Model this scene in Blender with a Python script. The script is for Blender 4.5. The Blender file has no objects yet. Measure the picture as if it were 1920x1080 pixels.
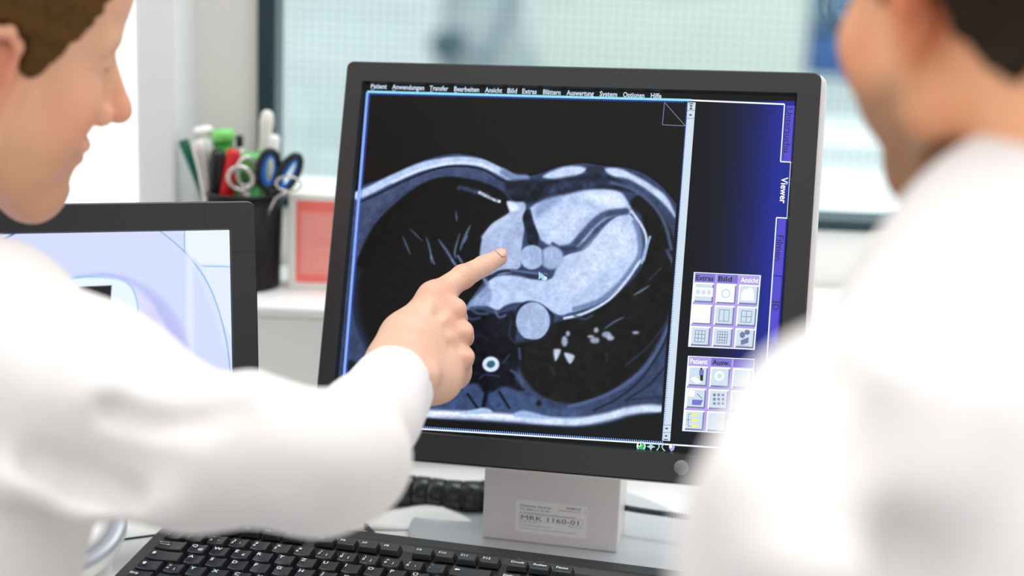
import bpy, bmesh, math, random
import numpy as np
from mathutils import Vector, Matrix
random.seed(7)
NR = np.random.RandomState(7)
SC = bpy.context.scene
COL = SC.collection

# ------------------------------------------------------------------ camera
PITCH, ROLL, FPX = math.radians(14.0), math.radians(2.5), 3000.0
EYE = Vector((0, 0, 1.295))
fw = Vector((0, math.cos(PITCH), -math.sin(PITCH)))
up0 = Vector((0, math.sin(PITCH), math.cos(PITCH)))
rt0 = Vector((1, 0, 0))
UP = up0 * math.cos(ROLL) - rt0 * math.sin(ROLL)
RT = rt0 * math.cos(ROLL) + up0 * math.sin(ROLL)
CAMR = Matrix((RT, UP, -fw)).transposed()          # camera axes -> world
cam = bpy.data.cameras.new('camera')
camo = bpy.data.objects.new('camera', cam)
COL.objects.link(camo)
camo.matrix_world = Matrix.Translation(EYE) @ CAMR.to_4x4()
cam.sensor_width = 36
cam.lens = 36 * FPX / 1920
cam.clip_start = 0.02
cam.dof.use_dof = True
cam.dof.focus_distance = 1.325
cam.dof.aperture_fstop = cam.lens / 26.0            # a 26 mm wide opening
SC.camera = camo

# ------------------------------------------------------------------ world and lights
SC.view_settings.view_transform = 'Standard'
SC.view_settings.look = 'None'
SC.view_settings.exposure = 0.12
SC.view_settings.gamma = 1.0
SC.view_settings.use_curve_mapping = False
w = bpy.data.worlds.new('daylight')
SC.world = w
w.use_nodes = True
bgn = w.node_tree.nodes['Background']
gt = w.node_tree.nodes.new('ShaderNodeTexCoord'); gs_ = w.node_tree.nodes.new('ShaderNodeSeparateXYZ')
gr = w.node_tree.nodes.new('ShaderNodeMapRange'); gr.inputs['From Min'].default_value = -0.3; gr.inputs['From Max'].default_value = 0.75
gr.inputs['To Min'].default_value = 0.56; gr.inputs['To Max'].default_value = 1.04
w.node_tree.links.new(gt.outputs['Generated'], gs_.inputs[0]); w.node_tree.links.new(gs_.outputs['Z'], gr.inputs['Value'])
w.node_tree.links.new(gr.outputs['Result'], bgn.inputs[1])
bgn.inputs[0].default_value = (0.97, 0.98, 1.0, 1)

def area(name, loc, target, size, power, col=(1, 1, 1), sy=None):
    l = bpy.data.lights.new(name, 'AREA')
    l.energy = power; l.size = size; l.color = col
    if sy: l.shape = 'RECTANGLE'; l.size_y = sy
    o = bpy.data.objects.new(name, l); COL.objects.link(o)
    o.location = loc
    o.rotation_euler = (Vector(target) - Vector(loc)).to_track_quat('-Z', 'Y').to_euler()
    return o
area('ceiling_light', (-0.4, 0.5, 2.6), (0, 1.2, 0.8), 1.4, 3.2, (1, 0.96, 0.93))
area('ceiling_light', (1.3, -0.6, 2.6), (0.2, 1.0, 0.9), 1.2, 3.2, (1, 0.96, 0.93))
area('window_light', (-2.2, 0.9, 1.7), (0, 1.2, 1.0), 1.4, 5, (1, 1, 1))

# ------------------------------------------------------------------ helpers
def at(px, py, d):
    """the place seen at this spot of the 1920x1080 photograph, d metres along the view axis"""
    return EYE + RT * ((px - 960) / FPX * d) + UP * (-(py - 540) / FPX * d) + fw * d

def srgb(c):
    if isinstance(c, str):
        c = [int(c[i:i+2], 16) for i in (0, 2, 4)]
    r = []
    for v in c:
        v = v / 255.0
        r.append(v / 12.92 if v <= 0.04045 else ((v + 0.055) / 1.055) ** 2.4)
    return tuple(r)

MATS = {}
def mat(name, col=(200, 200, 200), rough=0.5, metal=0.0, emit=None, es=1.0, bump=0.0, bscale=80, attr=None,
        sss=0.0, coat=0.0, noise=0.0, nscale=20, spec=0.5, trans=0.0, eattr=None, sheen=0.0, stretch=None):
    if name in MATS: return MATS[name]
    m = bpy.data.materials.new(name); m.use_nodes = True
    nt = m.node_tree; b = nt.nodes['Principled BSDF']
    b.inputs['Base Color'].default_value = (*srgb(col), 1)
    b.inputs['Roughness'].default_value = rough
    b.inputs['Metallic'].default_value = metal
    b.inputs['Specular IOR Level'].default_value = spec
    b.inputs['Coat Weight'].default_value = coat
    b.inputs['Transmission Weight'].default_value = trans
    b.inputs['Sheen Weight'].default_value = sheen
    if sss:
        b.inputs['Subsurface Weight'].default_value = sss
        b.inputs['Subsurface Radius'].default_value = (1.0, 0.35, 0.2)
        b.inputs['Subsurface Scale'].default_value = 0.006
    tc = nt.nodes.new('ShaderNodeTexCoord')
    src = tc.outputs['Object']
    if stretch:
        mp = nt.nodes.new('ShaderNodeMapping'); mp.inputs['Scale'].default_value = stretch
        nt.links.new(src, mp.inputs['Vector']); src = mp.outputs['Vector']
    colout = None
    if attr:
        a = nt.nodes.new('ShaderNodeAttribute'); a.attribute_name = attr
        colout = a.outputs['Color']
    if noise:
        n = nt.nodes.new('ShaderNodeTexNoise'); n.inputs['Scale'].default_value = nscale
        n.inputs['Detail'].default_value = 5
        nt.links.new(src, n.inputs['Vector'])
        mx = nt.nodes.new('ShaderNodeMix'); mx.data_type = 'RGBA'; mx.blend_type = 'MULTIPLY'
        mx.inputs['Factor'].default_value = 1.0
        rp = nt.nodes.new('ShaderNodeMapRange'); rp.inputs['To Min'].default_value = 1 - noise; rp.inputs['To Max'].default_value = 1 + noise
        nt.links.new(n.outputs['Fac'], rp.inputs['Value'])
        cb = nt.nodes.new('ShaderNodeCombineColor')
        for i in range(3): nt.links.new(rp.outputs['Result'], cb.inputs[i])
        if colout: nt.links.new(colout, mx.inputs['A'])
        else: mx.inputs['A'].default_value = (*srgb(col), 1)
        nt.links.new(cb.outputs['Color'], mx.inputs['B'])
        colout = mx.outputs['Result']
    if colout: nt.links.new(colout, b.inputs['Base Color'])
    if emit is not None:
        b.inputs['Emission Color'].default_value = (*srgb(emit), 1)
        b.inputs['Emission Strength'].default_value = es
    if eattr:
        a = nt.nodes.new('ShaderNodeAttribute'); a.attribute_name = eattr
        nt.links.new(a.outputs['Color'], b.inputs['Emission Color'])
        b.inputs['Emission Strength'].default_value = es
    if bump:
        n = nt.nodes.new('ShaderNodeTexNoise'); n.inputs['Scale'].default_value = bscale; n.inputs['Detail'].default_value = 4
        nt.links.new(src, n.inputs['Vector'])
        bp = nt.nodes.new('ShaderNodeBump'); bp.inputs['Strength'].default_value = bump; bp.inputs['Distance'].default_value = 0.001
        nt.links.new(n.outputs['Fac'], bp.inputs['Height']); nt.links.new(bp.outputs['Normal'], b.inputs['Normal'])
    MATS[name] = m
    return m

def thing(name, label, cat, loc=(0, 0, 0), group=None, M=None):
    o = bpy.data.objects.new(name, None); COL.objects.link(o)
    o.empty_display_size = 0.02
    if M is not None: o.matrix_world = M
    else: o.location = loc
    o['label'] = label; o['category'] = cat
    if group: o['group'] = group
    return o

def tag(o, label, cat, group=None, kind=None):
    o['label'] = label
    if cat: o['category'] = cat
    if group: o['group'] = group
    if kind: o['kind'] = kind
    return o

def bpart(name, bm, m, parent=None, M=None, smooth=False, label=None):
    me = bpy.data.meshes.new(name); bm.to_mesh(me); bm.free()
    ms = m if isinstance(m, (list, tuple)) else [m]
    for x in ms: me.materials.append(x)
    if smooth: me.shade_smooth()
    o = bpy.data.objects.new(name, me); COL.objects.link(o)
    if parent: o.parent = parent
    if M is not None: o.matrix_local = M
    if label: o['label'] = label
    return o

def add_box(bm, x0, x1, y0, y1, z0, z1, bev=0.0, seg=2, mi=0, M=None):
    b = bmesh.new()
    bmesh.ops.create_cube(b, size=1.0)
    for v in b.verts:
        v.co = Vector((x0 + (v.co.x + .5) * (x1 - x0), y0 + (v.co.y + .5) * (y1 - y0), z0 + (v.co.z + .5) * (z1 - z0)))
    if bev: bmesh.ops.bevel(b, geom=b.edges[:], offset=bev, segments=seg, profile=0.5, affect='EDGES')
    merge(bm, b, mi, M)

def merge(bm, b, mi=0, M=None):
    if M is not None: b.transform(M)
    for f in b.faces: f.material_index = mi
    me = bpy.data.meshes.new('t'); b.to_mesh(me); b.free()
    bm.from_mesh(me); bpy.data.meshes.remove(me)

def add_lathe(bm, prof, seg=40, mi=0, M=None, cap=True):
    """profile of (radius, z) turned round z"""
    b = bmesh.new(); rings = []
    for r, z in prof:
        rings.append([b.verts.new((r * math.cos(2*math.pi*i/seg), r * math.sin(2*math.pi*i/seg), z)) for i in range(seg)])
    for a, c in zip(rings[:-1], rings[1:]):
        for i in range(seg):
            b.faces.new((a[i], a[(i+1) % seg], c[(i+1) % seg], c[i]))
    if cap:
        b.faces.new(rings[0][::-1]); b.faces.new(rings[-1])
    bmesh.ops.recalc_face_normals(b, faces=b.faces[:])
    merge(bm, b, mi, M)

def add_tube(bm, pts, r, seg=12, mi=0, closed=False):
    b = bmesh.new(); pts = [Vector(p) for p in pts]; n = len(pts)
    rr = r if isinstance(r, (list, tuple)) else [r] * n
    rings = []; ref = Vector((0.13, 0.31, 0.94))
    for i, p in enumerate(pts):
        if closed: t = (pts[(i+1) % n] - pts[i-1])
        else: t = pts[min(i+1, n-1)] - pts[max(i-1, 0)]
        t.normalize()
        u = t.cross(ref)
        if u.length < 1e-3: u = t.cross(Vector((1, 0, 0)))
        u.normalize(); v = t.cross(u)
        ref = -(t.cross(u)).cross(t).cross(t) if False else ref
        rings.append([b.verts.new(p + rr[i] * (u * math.cos(2*math.pi*k/seg) + v * math.sin(2*math.pi*k/seg))) for k in range(seg)])
    rng = range(n if closed else n - 1)
    for i in rng:
        a, c = rings[i], rings[(i+1) % n]
        for k in range(seg): b.faces.new((a[k], a[(k+1) % seg], c[(k+1) % seg], c[k]))
    if not closed:
        b.faces.new(rings[0][::-1]); b.faces.new(rings[-1])
    bmesh.ops.recalc_face_normals(b, faces=b.faces[:])
    merge(bm, b, mi)

def rrect(x0, x1, y0, y1, r, n=6):
    pts = []
    for cx, cy, a0 in ((x1-r, y1-r, 0), (x0+r, y1-r, 90), (x0+r, y0+r, 180), (x1-r, y0+r, 270)):
        for i in range(n+1):
            a = math.radians(a0 + 90*i/n); pts.append((cx + r*math.cos(a), cy + r*math.sin(a)))
    return pts

def add_prism(bm, pts, z0, z1, mi=0, M=None, inset=0.0):
    b = bmesh.new()
    lo = [b.verts.new((x, y, z0)) for x, y in pts]; hi = [b.verts.new((x, y, z1)) for x, y in pts]
    n = len(pts); b.faces.new(lo[::-1]); top = b.faces.new(hi)
    for i in range(n): b.faces.new((lo[i], lo[(i+1) % n], hi[(i+1) % n], hi[i]))
    bmesh.ops.recalc_face_normals(b, faces=b.faces[:])
    if inset:
        bmesh.ops.bevel(b, geom=[e for e in b.edges if abs(e.verts[0].co.z - e.verts[1].co.z) < 1e-9], offset=inset, segments=3, profile=.5, affect='EDGES')
    merge(bm, b, mi, M)

def add_frame(bm, outer, inner, z0, z1, mi=0):
    """a ring between two outlines with the same number of points"""
    b = bmesh.new(); n = len(outer)
    q = [[b.verts.new((x, y, z)) for x, y in L] for L, z in ((outer, z0), (outer, z1), (inner, z1), (inner, z0))]
    for a in range(4):
        A, B = q[a], q[(a+1) % 4]
        for i in range(n): b.faces.new((A[i], A[(i+1) % n], B[(i+1) % n], B[i]))
    bmesh.ops.recalc_face_normals(b, faces=b.faces[:])
    merge(bm, b, mi)

def text_bm(bm, s, M, width=None, height=0.003, mi=0, align='LEFT', bold=0.0, vstretch=None, extrude=0.0):
    c = bpy.data.curves.new('t', 'FONT'); c.body = s; c.size = 1.0; c.resolution_u = 2; c.offset = bold; c.extrude = 0
    o = bpy.data.objects.new('t', c)
    me = bpy.data.meshes.new_from_object(o)
    if len(me.vertices) == 0:
        bpy.data.objects.remove(o); bpy.data.curves.remove(c); return
    co = np.array([v.co[:] for v in me.vertices])
    x0, x1 = co[:, 0].min(), co[:, 0].max()
    sy = height / 0.70
    sx = width / (x1 - x0) if width else sy
    off = 0 if align == 'LEFT' else -(x1 - x0) / 2 * sx
    S = Matrix.Translation((off - x0 * sx, 0, 0)) @ Matrix.Diagonal((sx, sy, 1, 1))
    me.transform(M @ S)
    b = bmesh.new(); b.from_mesh(me)
    for f in b.faces: f.material_index = mi
    me2 = bpy.data.meshes.new('t2'); b.to_mesh(me2); b.free(); bm.from_mesh(me2)
    bpy.data.meshes.remove(me2); bpy.data.meshes.remove(me); bpy.data.objects.remove(o); bpy.data.curves.remove(c)

def struct(name, bm, m, label=None):
    o = bpart(name, bm, m); o['kind'] = 'structure'
    if label: o['label'] = label
    return o

# ------------------------------------------------------------------ smooth solid modelling (distance fields)
class Solid:
    def __init__(s): s.ops = []
    def cap(s, a, b, ra, rb=None, k=0.01, sub=False):
        s.ops.append(('c', np.array(a, float), np.array(b, float), ra, ra if rb is None else rb, k, sub)); return s
    def ell(s, c, r, R=None, k=0.01, sub=False):
        s.ops.append(('e', np.array(c, float), np.array(r, float), None if R is None else np.array(R, float), 0, k, sub)); return s
    def plane(s, p, n, k=0.002):
        """keep the side the normal points away from"""
        s.ops.append(('p', np.array(p, float), np.array(n, float) / np.linalg.norm(n), 0, 0, k, False)); return s
    def disp(s, fn): s.ops.append(('d', fn)); return s
    def eval(s, P):
        D = np.full(P.shape[:-1], 10.0, np.float32)
        for o in s.ops:
            if o[0] == 'd': D = D + o[1](P, D).astype(np.float32); continue
            t, A, B, x, y, k, sub = o
            if t == 'c':
                ab = (B - A).astype(np.float32); q = P - A.astype(np.float32)
                h = np.clip((q @ ab) / max(float(ab @ ab), 1e-12), 0, 1)
                d = np.sqrt(np.maximum(((q - h[..., None] * ab) ** 2).sum(-1), 0)) - (x + (y - x) * h)
            elif t == 'e':
                q = P - A.astype(np.float32)
                if x is not None: q = q @ x.astype(np.float32)
                r = B.astype(np.float32)
                k0 = np.sqrt(((q / r) ** 2).sum(-1)); k1 = np.sqrt(((q / (r * r)) ** 2).sum(-1)) + 1e-9
                d = k0 * (k0 - 1) / k1
            else:
                d = (P - A.astype(np.float32)) @ B.astype(np.float32)
            if t == 'p': D = -smin(-D, -d, k)
            elif sub: D = -smin(-D, d, k)
            else: D = smin(D, d, k)
        return D
def smin(a, b, k):
    h = np.clip(.5 + .5 * (b - a) / k, 0, 1)
    return b + (a - b) * h - k * h * (1 - h)

def nets(solid, lo, hi, res):
    """surface nets on a regular grid -> vertices, quads"""
    lo = np.array(lo, float); hi = np.array(hi, float)
    n = np.ceil((hi - lo) / res).astype(int) + 1
    ax = [(lo[i] + res * np.arange(n[i])).astype(np.float32) for i in range(3)]
    D = np.empty(tuple(n), np.float32)
    step = max(1, int(1500000 / (n[1] * n[2])))
    Y, Z = np.meshgrid(ax[1], ax[2], indexing='ij')
    for i in range(0, n[0], step):
        xs = ax[0][i:i+step]
        P = np.empty((len(xs), n[1], n[2], 3), np.float32)
        P[..., 0] = xs[:, None, None]; P[..., 1] = Y; P[..., 2] = Z
        D[i:i+step] = solid.eval(P)
    ins = D < 0
    c = np.zeros(tuple(n - 1), np.int8)
    for dx in (0, 1):
        for dy in (0, 1):
            for dz in (0, 1):
                c += ins[dx:n[0]-1+dx, dy:n[1]-1+dy, dz:n[2]-1+dz]
    act = (c > 0) & (c < 8)
    idx = -np.ones(act.shape, np.int64); cells = np.argwhere(act); idx[act] = np.arange(len(cells))
    acc = np.zeros((len(cells), 3)); cnt = np.zeros(len(cells))
    cor = [(a, b, d) for a in (0, 1) for b in (0, 1) for d in (0, 1)]
    for a in cor:
        for k in range(3):
            if a[k]: continue
            b = list(a); b[k] = 1
            va = D[cells[:, 0]+a[0], cells[:, 1]+a[1], cells[:, 2]+a[2]]
            vb = D[cells[:, 0]+b[0], cells[:, 1]+b[1], cells[:, 2]+b[2]]
            m = (va < 0) != (vb < 0)
            t = np.where(m, va / np.where(m, va - vb, 1), 0)
            p = np.tile(np.array(a, float), (len(cells), 1)); p[:, k] += t
            acc[m] += p[m]; cnt[m] += 1
    V = lo + res * (cells + acc / cnt[:, None])
    F = []
    for k in range(3):
        u, v = [(1, 2), (2, 0), (0, 1)][k]
        s0 = [slice(None)] * 3; s1 = [slice(None)] * 3
        s0[k] = slice(0, -1); s1[k] = slice(1, None)
        for q in (u, v): s0[q] = slice(1, -1); s1[q] = slice(1, -1)
        A = ins[tuple(s0)]; B = ins[tuple(s1)]
        for flag in (True, False):
            e = np.argwhere((A != B) & (A == flag))
            base = e.copy(); base[:, u] += 1; base[:, v] += 1
            def ci(du, dv):
                g = base.copy(); g[:, u] -= du; g[:, v] -= dv
                return idx[g[:, 0], g[:, 1], g[:, 2]]
            quad = np.stack([ci(1, 1), ci(0, 1), ci(0, 0), ci(1, 0)], 1)
            if not flag: quad = quad[:, ::-1]
            F.append(quad)
    return V, np.concatenate(F)

def relax(V, F, it=2, lam=0.5):
    for _ in range(it):
        S = np.zeros_like(V); N = np.zeros(len(V))
        for a, b in ((0, 1), (1, 2), (2, 3), (3, 0)):
            np.add.at(S, F[:, a], V[F[:, b]]); np.add.at(N, F[:, a], 1)
            np.add.at(S, F[:, b], V[F[:, a]]); np.add.at(N, F[:, b], 1)
        V = V + lam * (S / np.maximum(N, 1)[:, None] - V)
    return V

def mesh_vf(name, V, F, m, parent=None, colors=None, cname='tone', attr2=None):
    me = bpy.data.meshes.new(name)
    me.vertices.add(len(V)); me.vertices.foreach_set('co', V.astype(np.float32).ravel())
    me.loops.add(len(F) * 4); me.loops.foreach_set('vertex_index', F.astype(np.int32).ravel())
    me.polygons.add(len(F)); me.polygons.foreach_set('loop_start', (np.arange(len(F)) * 4).astype(np.int32))
    try: me.polygons.foreach_set('loop_total', np.full(len(F), 4, np.int32))
    except Exception: pass
    me.update(calc_edges=True); me.validate()
    if colors is not None:
        a = me.color_attributes.new(cname, 'FLOAT_COLOR', 'POINT')
        a.data.foreach_set('color', np.c_[colors, np.ones(len(colors))].astype(np.float32).ravel())
    me.shade_smooth()
    me.materials.append(m)
    o = bpy.data.objects.new(name, me); COL.objects.link(o)
    if parent: o.parent = parent
    return o

# ------------------------------------------------------------------ the room
DESKZ = 0.73
def onY(px, py, Y):
    a = at(px, py, 1.0) - EYE
    return EYE + a * (Y / a.y)
def onZ(px, py, Z):
    a = at(px, py, 1.0) - EYE
    return EYE + a * ((Z - EYE.z) / a.z)
M_wall = mat('painted_wall', (234, 231, 225), 0.85, noise=0.03, nscale=3, bump=0.15, bscale=160)
M_white = mat('white_laminate', (240, 240, 238), 0.32, noise=0.015, nscale=4)
M_ledge = mat('white_duct', (240, 239, 237), 0.5, noise=0.015, nscale=4)
YW = 1.70
LEDGE_Y, LEDGE_Z = 1.512, 0.889
bm = bmesh.new(); add_box(bm, -2.6, 3.2, -1.5, YW + .02, -0.05, 0.0)
struct('floor', bm, mat('grey_lino', (150, 152, 153), .5, noise=.05, nscale=9))
xl, xm, xr = onY(253, 150, YW - .1).x, onY(360, 150, YW - .02).x, onY(486, 150, YW).x
WZ0 = onY(560, 387, YW).z            # underside of the window frame
bm = bmesh.new()
add_box(bm, xl + .03, xr, YW + 0.0, YW + .18, 0, 2.6)
add_box(bm, xr, 3.2, YW + 0.0, YW + .18, 0, WZ0, mi=1)
struct('wall_back', bm, [M_wall, mat('parapet_paint', (248, 247, 244), .8, noise=.015, nscale=3)])
bm = bmesh.new(); add_box(bm, xl, xm, YW - .10, YW + .12, 0, 2.6, .004)
struct('trim_1', bm, mat('pillar_paint', (232, 234, 234), .8, noise=.02, nscale=3), 'pale grey corner pillar beside the window')
bm = bmesh.new(); add_box(bm, -2.6, xl, YW - .03, YW + .1, 0, 0.8)
add_box(bm, -2.6, xl, YW - .03, YW + .1, 2.3, 2.6)
struct('wall_left', bm, M_wall)
# glowing panel added for the bright white wall area behind the man's face
bm = bmesh.new(); add_box(bm, -2.6, xl, YW + .02, YW + .03, 0.8, 2.3)
o = struct('wall_glow_panel', bm, mat('panel_glow', (250, 250, 250), .8, emit=(255, 255, 254), es=0.55, bump=.2, bscale=60), 'white wall panel with an added glow behind the left man')
# window
fx0, fx1 = onY(485, 120, YW).x, onY(519, 120, YW).x
M_fr = mat('window_frame_paint', (22, 52, 60), .35, noise=.05, nscale=12)
ft = 0.022
bm = bmesh.new()
add_box(bm, fx0, fx1, YW - .012, YW + .05, WZ0, 2.25, .003)
add_box(bm, 2.2, 2.2 + fx1 - fx0, YW - .012, YW + .05, WZ0, 2.25, .003)
add_box(bm, fx1, 2.2, YW - .010, YW + .05, WZ0, WZ0 + .012, .003)
add_box(bm, fx1, 2.2, YW - .010, YW + .05, 2.22, 2.25, .003)
win = struct('window_1', bm, M_fr, 'window in a dark teal frame with gridded wired glass')
# pane with a fine wire grid
gm = bpy.data.materials.new('wired_glass'); gm.use_nodes = True
nt = gm.node_tree; nt.nodes.clear()
out = nt.nodes.new('ShaderNodeOutputMaterial')
tc = nt.nodes.new('ShaderNodeTexCoord'); sep = nt.nodes.new('ShaderNodeSeparateXYZ')
nt.links.new(tc.outputs['Object'], sep.inputs[0])
def mth(op, a, b=None):
    n = nt.nodes.new('ShaderNodeMath'); n.operation = op
    for i, v in enumerate((a, b)):
        if v is None: continue
        if isinstance(v, (int, float)): n.inputs[i].default_value = v
        else: nt.links.new(v, n.inputs[i])
    return n.outputs[0]
gx = mth('LESS_THAN', mth('PINGPONG', sep.outputs['X'], .0045), .0010)
gz = mth('LESS_THAN', mth('PINGPONG', sep.outputs['Z'], .0045), .0010)
g = mth('MAXIMUM', gx, gz)
t1 = nt.nodes.new('ShaderNodeBsdfTransparent')
mx = nt.nodes.new('ShaderNodeMix'); mx.data_type = 'RGBA'
mx.inputs['A'].default_value = (0.945, 1.0, 1.0, 1); mx.inputs['B'].default_value = (0.86, 0.945, 0.955, 1)
nt.links.new(g, mx.inputs['Factor']); nt.links.new(mx.outputs['Result'], t1.inputs[0])
gl = nt.nodes.new('ShaderNodeBsdfGlossy'); gl.inputs['Roughness'].default_value = .02
ms = nt.nodes.new('ShaderNodeMixShader'); ms.inputs[0].default_value = .04
nt.links.new(t1.outputs[0], ms.inputs[1]); nt.links.new(gl.outputs[0], ms.inputs[2]); nt.links.new(ms.outputs[0], out.inputs[0])
bm = bmesh.new(); add_box(bm, fx1, 2.2, YW + .018, YW + .022, WZ0 + .012, 2.22)
bpart('glass_pane', bm, gm, win)
# the white ledge (cable duct) along the wall
bm = bmesh.new()
add_box(bm, -2.0, 2.2, LEDGE_Y, YW - .005, LEDGE_Z - .012, LEDGE_Z, .004)
add_box(bm, -2.0, 2.2, LEDGE_Y + .003, YW - .005, DESKZ, LEDGE_Z - .012)
led = bpart('wall_ledge', bm, M_ledge); tag(led, 'long white ledge under the window at the back of the desk', 'ledge')
# desk
bm = bmesh.new()
add_prism(bm, [(-.41, .93), (1.7, .93), (1.7, LEDGE_Y + .10), (-1.5, LEDGE_Y + .10), (-1.5, 1.27), (-.41, 1.27)], DESKZ - .028, DESKZ)
desk = thing('desk', 'white desk carrying both monitors and the keyboard', 'desk', (0, 1.1, 0))
def dpart(n, bm, m):
    o = bpart(n, bm, m, desk); o.matrix_parent_inverse = Matrix.Translation((0, -1.1, 0)); return o
dpart('desk_top', bm, M_white)
for x, y in ((-1.4, 1.33), (-.36, .98), (1.6, .98), (-1.4, 1.45), (1.6, 1.45)):
    if True:
        bm = bmesh.new(); add_box(bm, x - .025, x + .025, y - .025, y + .025, 0, DESKZ - .028, .002); dpart('leg', bm, mat('leg_metal', (170, 172, 174), .35, .8))

# ------------------------------------------------------------------ beyond the window
GZ = -1.2
bm = bmesh.new(); add_box(bm, -8, 12, 2.4, 16, GZ - .1, GZ)
struct('ground', bm, mat('paving', (205, 214, 214), .8, noise=.05, nscale=2), 'pale paving outside the window')
bm = bmesh.new(); add_box(bm, -8, 12, 13, 13.3, GZ, 5)
for i in range(14): add_box(bm, -8, 12, 12.97, 13.0, GZ + .5 * i, GZ + .5 * i + .47)
struct('wall_street', bm, mat('render_white', (222, 228, 228), .8, noise=.04, nscale=1), 'pale building front across the street')
def outbox(name, px0, py0, px1, py1, Y, dep, col, label, cat, bev=.05):
    a, b = onY(px0, py0, Y), onY(px1, py1, Y); a.x = onY(px0, 110, Y).x; b.x = onY(px1, 110, Y).x
    z0 = GZ
    bm = bmesh.new(); add_box(bm, a.x, b.x, Y, Y + dep, z0 if py1 > 500 else b.z, a.z, bev, 3)
    return tag(bpart(name, bm, mat(name + '_paint', col, .5)), label, cat)
# pale screen wall right of the grey shape, ends just left of the second man's glasses
outbox('garden_screen', 1000, -500, 1512, 900, 8.95, .12, (196, 202, 194), 'pale screen wall seen blurred through the window', 'screen', .02)
outbox('blue_container', 1512, 66, 1660, 152, 9.0, .8, (0, 78, 140), 'blue container seen blurred through the window, left of the second man', 'container')
outbox('grey_container', 1512, -200, 1660, 64, 9.2, .8, (86, 120, 146), 'grey-blue box above the blue container beyond the window', 'container')
pl_a, pl_b = onY(1518, 238, 8.2), onY(1800, 300, 8.2); pl_a.x = onY(1518, 110, 8.2).x
plt = thing('white_planter', 'white block below the blue container beyond the window', 'planter', loc=(pl_a.x, 8.2, GZ))
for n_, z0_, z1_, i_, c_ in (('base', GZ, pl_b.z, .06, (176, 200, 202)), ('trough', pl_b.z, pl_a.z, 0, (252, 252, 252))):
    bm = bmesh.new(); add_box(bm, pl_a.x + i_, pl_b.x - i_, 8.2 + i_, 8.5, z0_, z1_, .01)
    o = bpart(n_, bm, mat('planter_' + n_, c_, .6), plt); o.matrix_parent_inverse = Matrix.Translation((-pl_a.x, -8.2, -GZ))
outbox('white_step', 1518, 325, 1800, 900, 7.4, .4, (252, 252, 252), 'lowest white block beyond the window, above the window frame', 'block')
# unidentified grey upright shape with dark rounded end
S = Solid()
D8 = 8.0
S.cap(at(905, -120, D8), at(905, 110, D8), .19, .21, k=.1)
S.cap(at(950, 150, D8), at(870, 190, D8), .17, .15, k=.1)
S.cap(at(905, 100, D8), at(900, 420, D8), .2, .16, k=.1)
V, F = nets(S, np.array(at(905, 120, D8)) - (.8, .8, 1.6), np.array(at(905, 120, D8)) + (.8, .8, 1.2), .03)
gs = thing('grey_upright', 'blurred grey upright shape with a dark round end beyond the window', 'street_object')
mesh_vf('column', V, F, mat('upright_grey', (150, 160, 164), .8, noise=.06, nscale=6), gs)
S = Solid(); S.ell(at(838, 84, 7.6), (.085, .085, .075)); S.cap(at(838, 84, 7.6), at(858, 74, 7.7), .05, .05, k=.03)
V, F = nets(S, np.array(at(838, 84, 7.6)) - .25, np.array(at(838, 84, 7.6)) + .25, .01)
mesh_vf('knob', V, F, mat('upright_dark', (40, 74, 88), .6), gs)
bm = bmesh.new(); add_tube(bm, [at(*p, 7.6) for p in ((890, 118), (912, 96), (930, 70), (948, 42), (956, 10), (957, -40))], .03)
bpart('handle', bm, mat('upright_mid', (112, 128, 136), .6), gs, smooth=True)

area('outside_fill', (1, 3.0, 6.5), (1, 10.5, 0), 5.0, 500, (1, 1, 1))  # added area lamp that brightens the view outside; no lamp stands there

# ------------------------------------------------------------------ main monitor
def w_from_cam(rv, t):
    a = math.sqrt(sum(x * x for x in rv))
    R = Matrix.Rotation(a, 3, Vector(rv) / a) if a else Matrix.Identity(3)
    return Matrix.Translation(EYE + CAMR @ Vector(t)) @ (CAMR @ R).to_4x4()
R3 = Matrix(((0.9693, 0.082, -0.2317), (-0.0572, 0.9901, 0.1130), (0.2389, -0.0970, 0.9662)))
# orthonormal basis: right, up, normal
c0 = Vector((0.969, -0.057, 0.239)).normalized(); c2 = Vector((-0.232, 0.113, 0.966)); c2 = (c2 - c0 * c0.dot(c2)).normalized(); c1 = c2.cross(c0)
MM = Matrix.Translation(EYE + CAMR @ Vector((0.039, 0.021, -1.346))) @ (CAMR @ Matrix((c0, c1, c2)).transposed()).to_4x4()
MMi = MM.inverted()
def on_plane(px, py, Mi, z=0.0):
    """where the sight line through this spot meets the plane z of a local frame"""
    e = Mi @ EYE; q = Mi @ at(px, py, 1.0); d = q - e
    p = e + d * ((z - e.z) / d.z)
    return p.x, p.y
PZ = -0.004                                # the panel lies 4 mm behind the front of the bezel
SW, SH = 0.378, 0.303
main = thing('monitor', 'large dark monitor showing the heart scan, beside the pointing hand', 'monitor', M=MM)
M_bez = mat('bezel_plastic', (36, 35, 34), .42, noise=.06, nscale=500, bump=.12, bscale=2200)
M_bez2 = mat('bezel_edge', (22, 27, 28), .35)
M_silver = mat('silver_plastic', (222, 217, 214), .45, noise=.02, nscale=30)
ol, orr, ot, ob = .0155, .0185, .0175, .0235
bm = bmesh.new()
OUT = rrect(-SW/2 - ol, SW/2 + orr, -SH/2 - ob, SH/2 + ot, .006, 8)
OUTi = rrect(-SW/2 - ol + .0012, SW/2 + orr - .0012, -SH/2 - ob + .0012, SH/2 + ot - .0012, .005, 8)
INN = rrect(-SW/2, SW/2, -SH/2, SH/2, .0012, 8)
INNi = rrect(-SW/2 + .0025, SW/2 - .0025, -SH/2 + .0025, SH/2 - .0025, .0006, 8)
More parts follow.
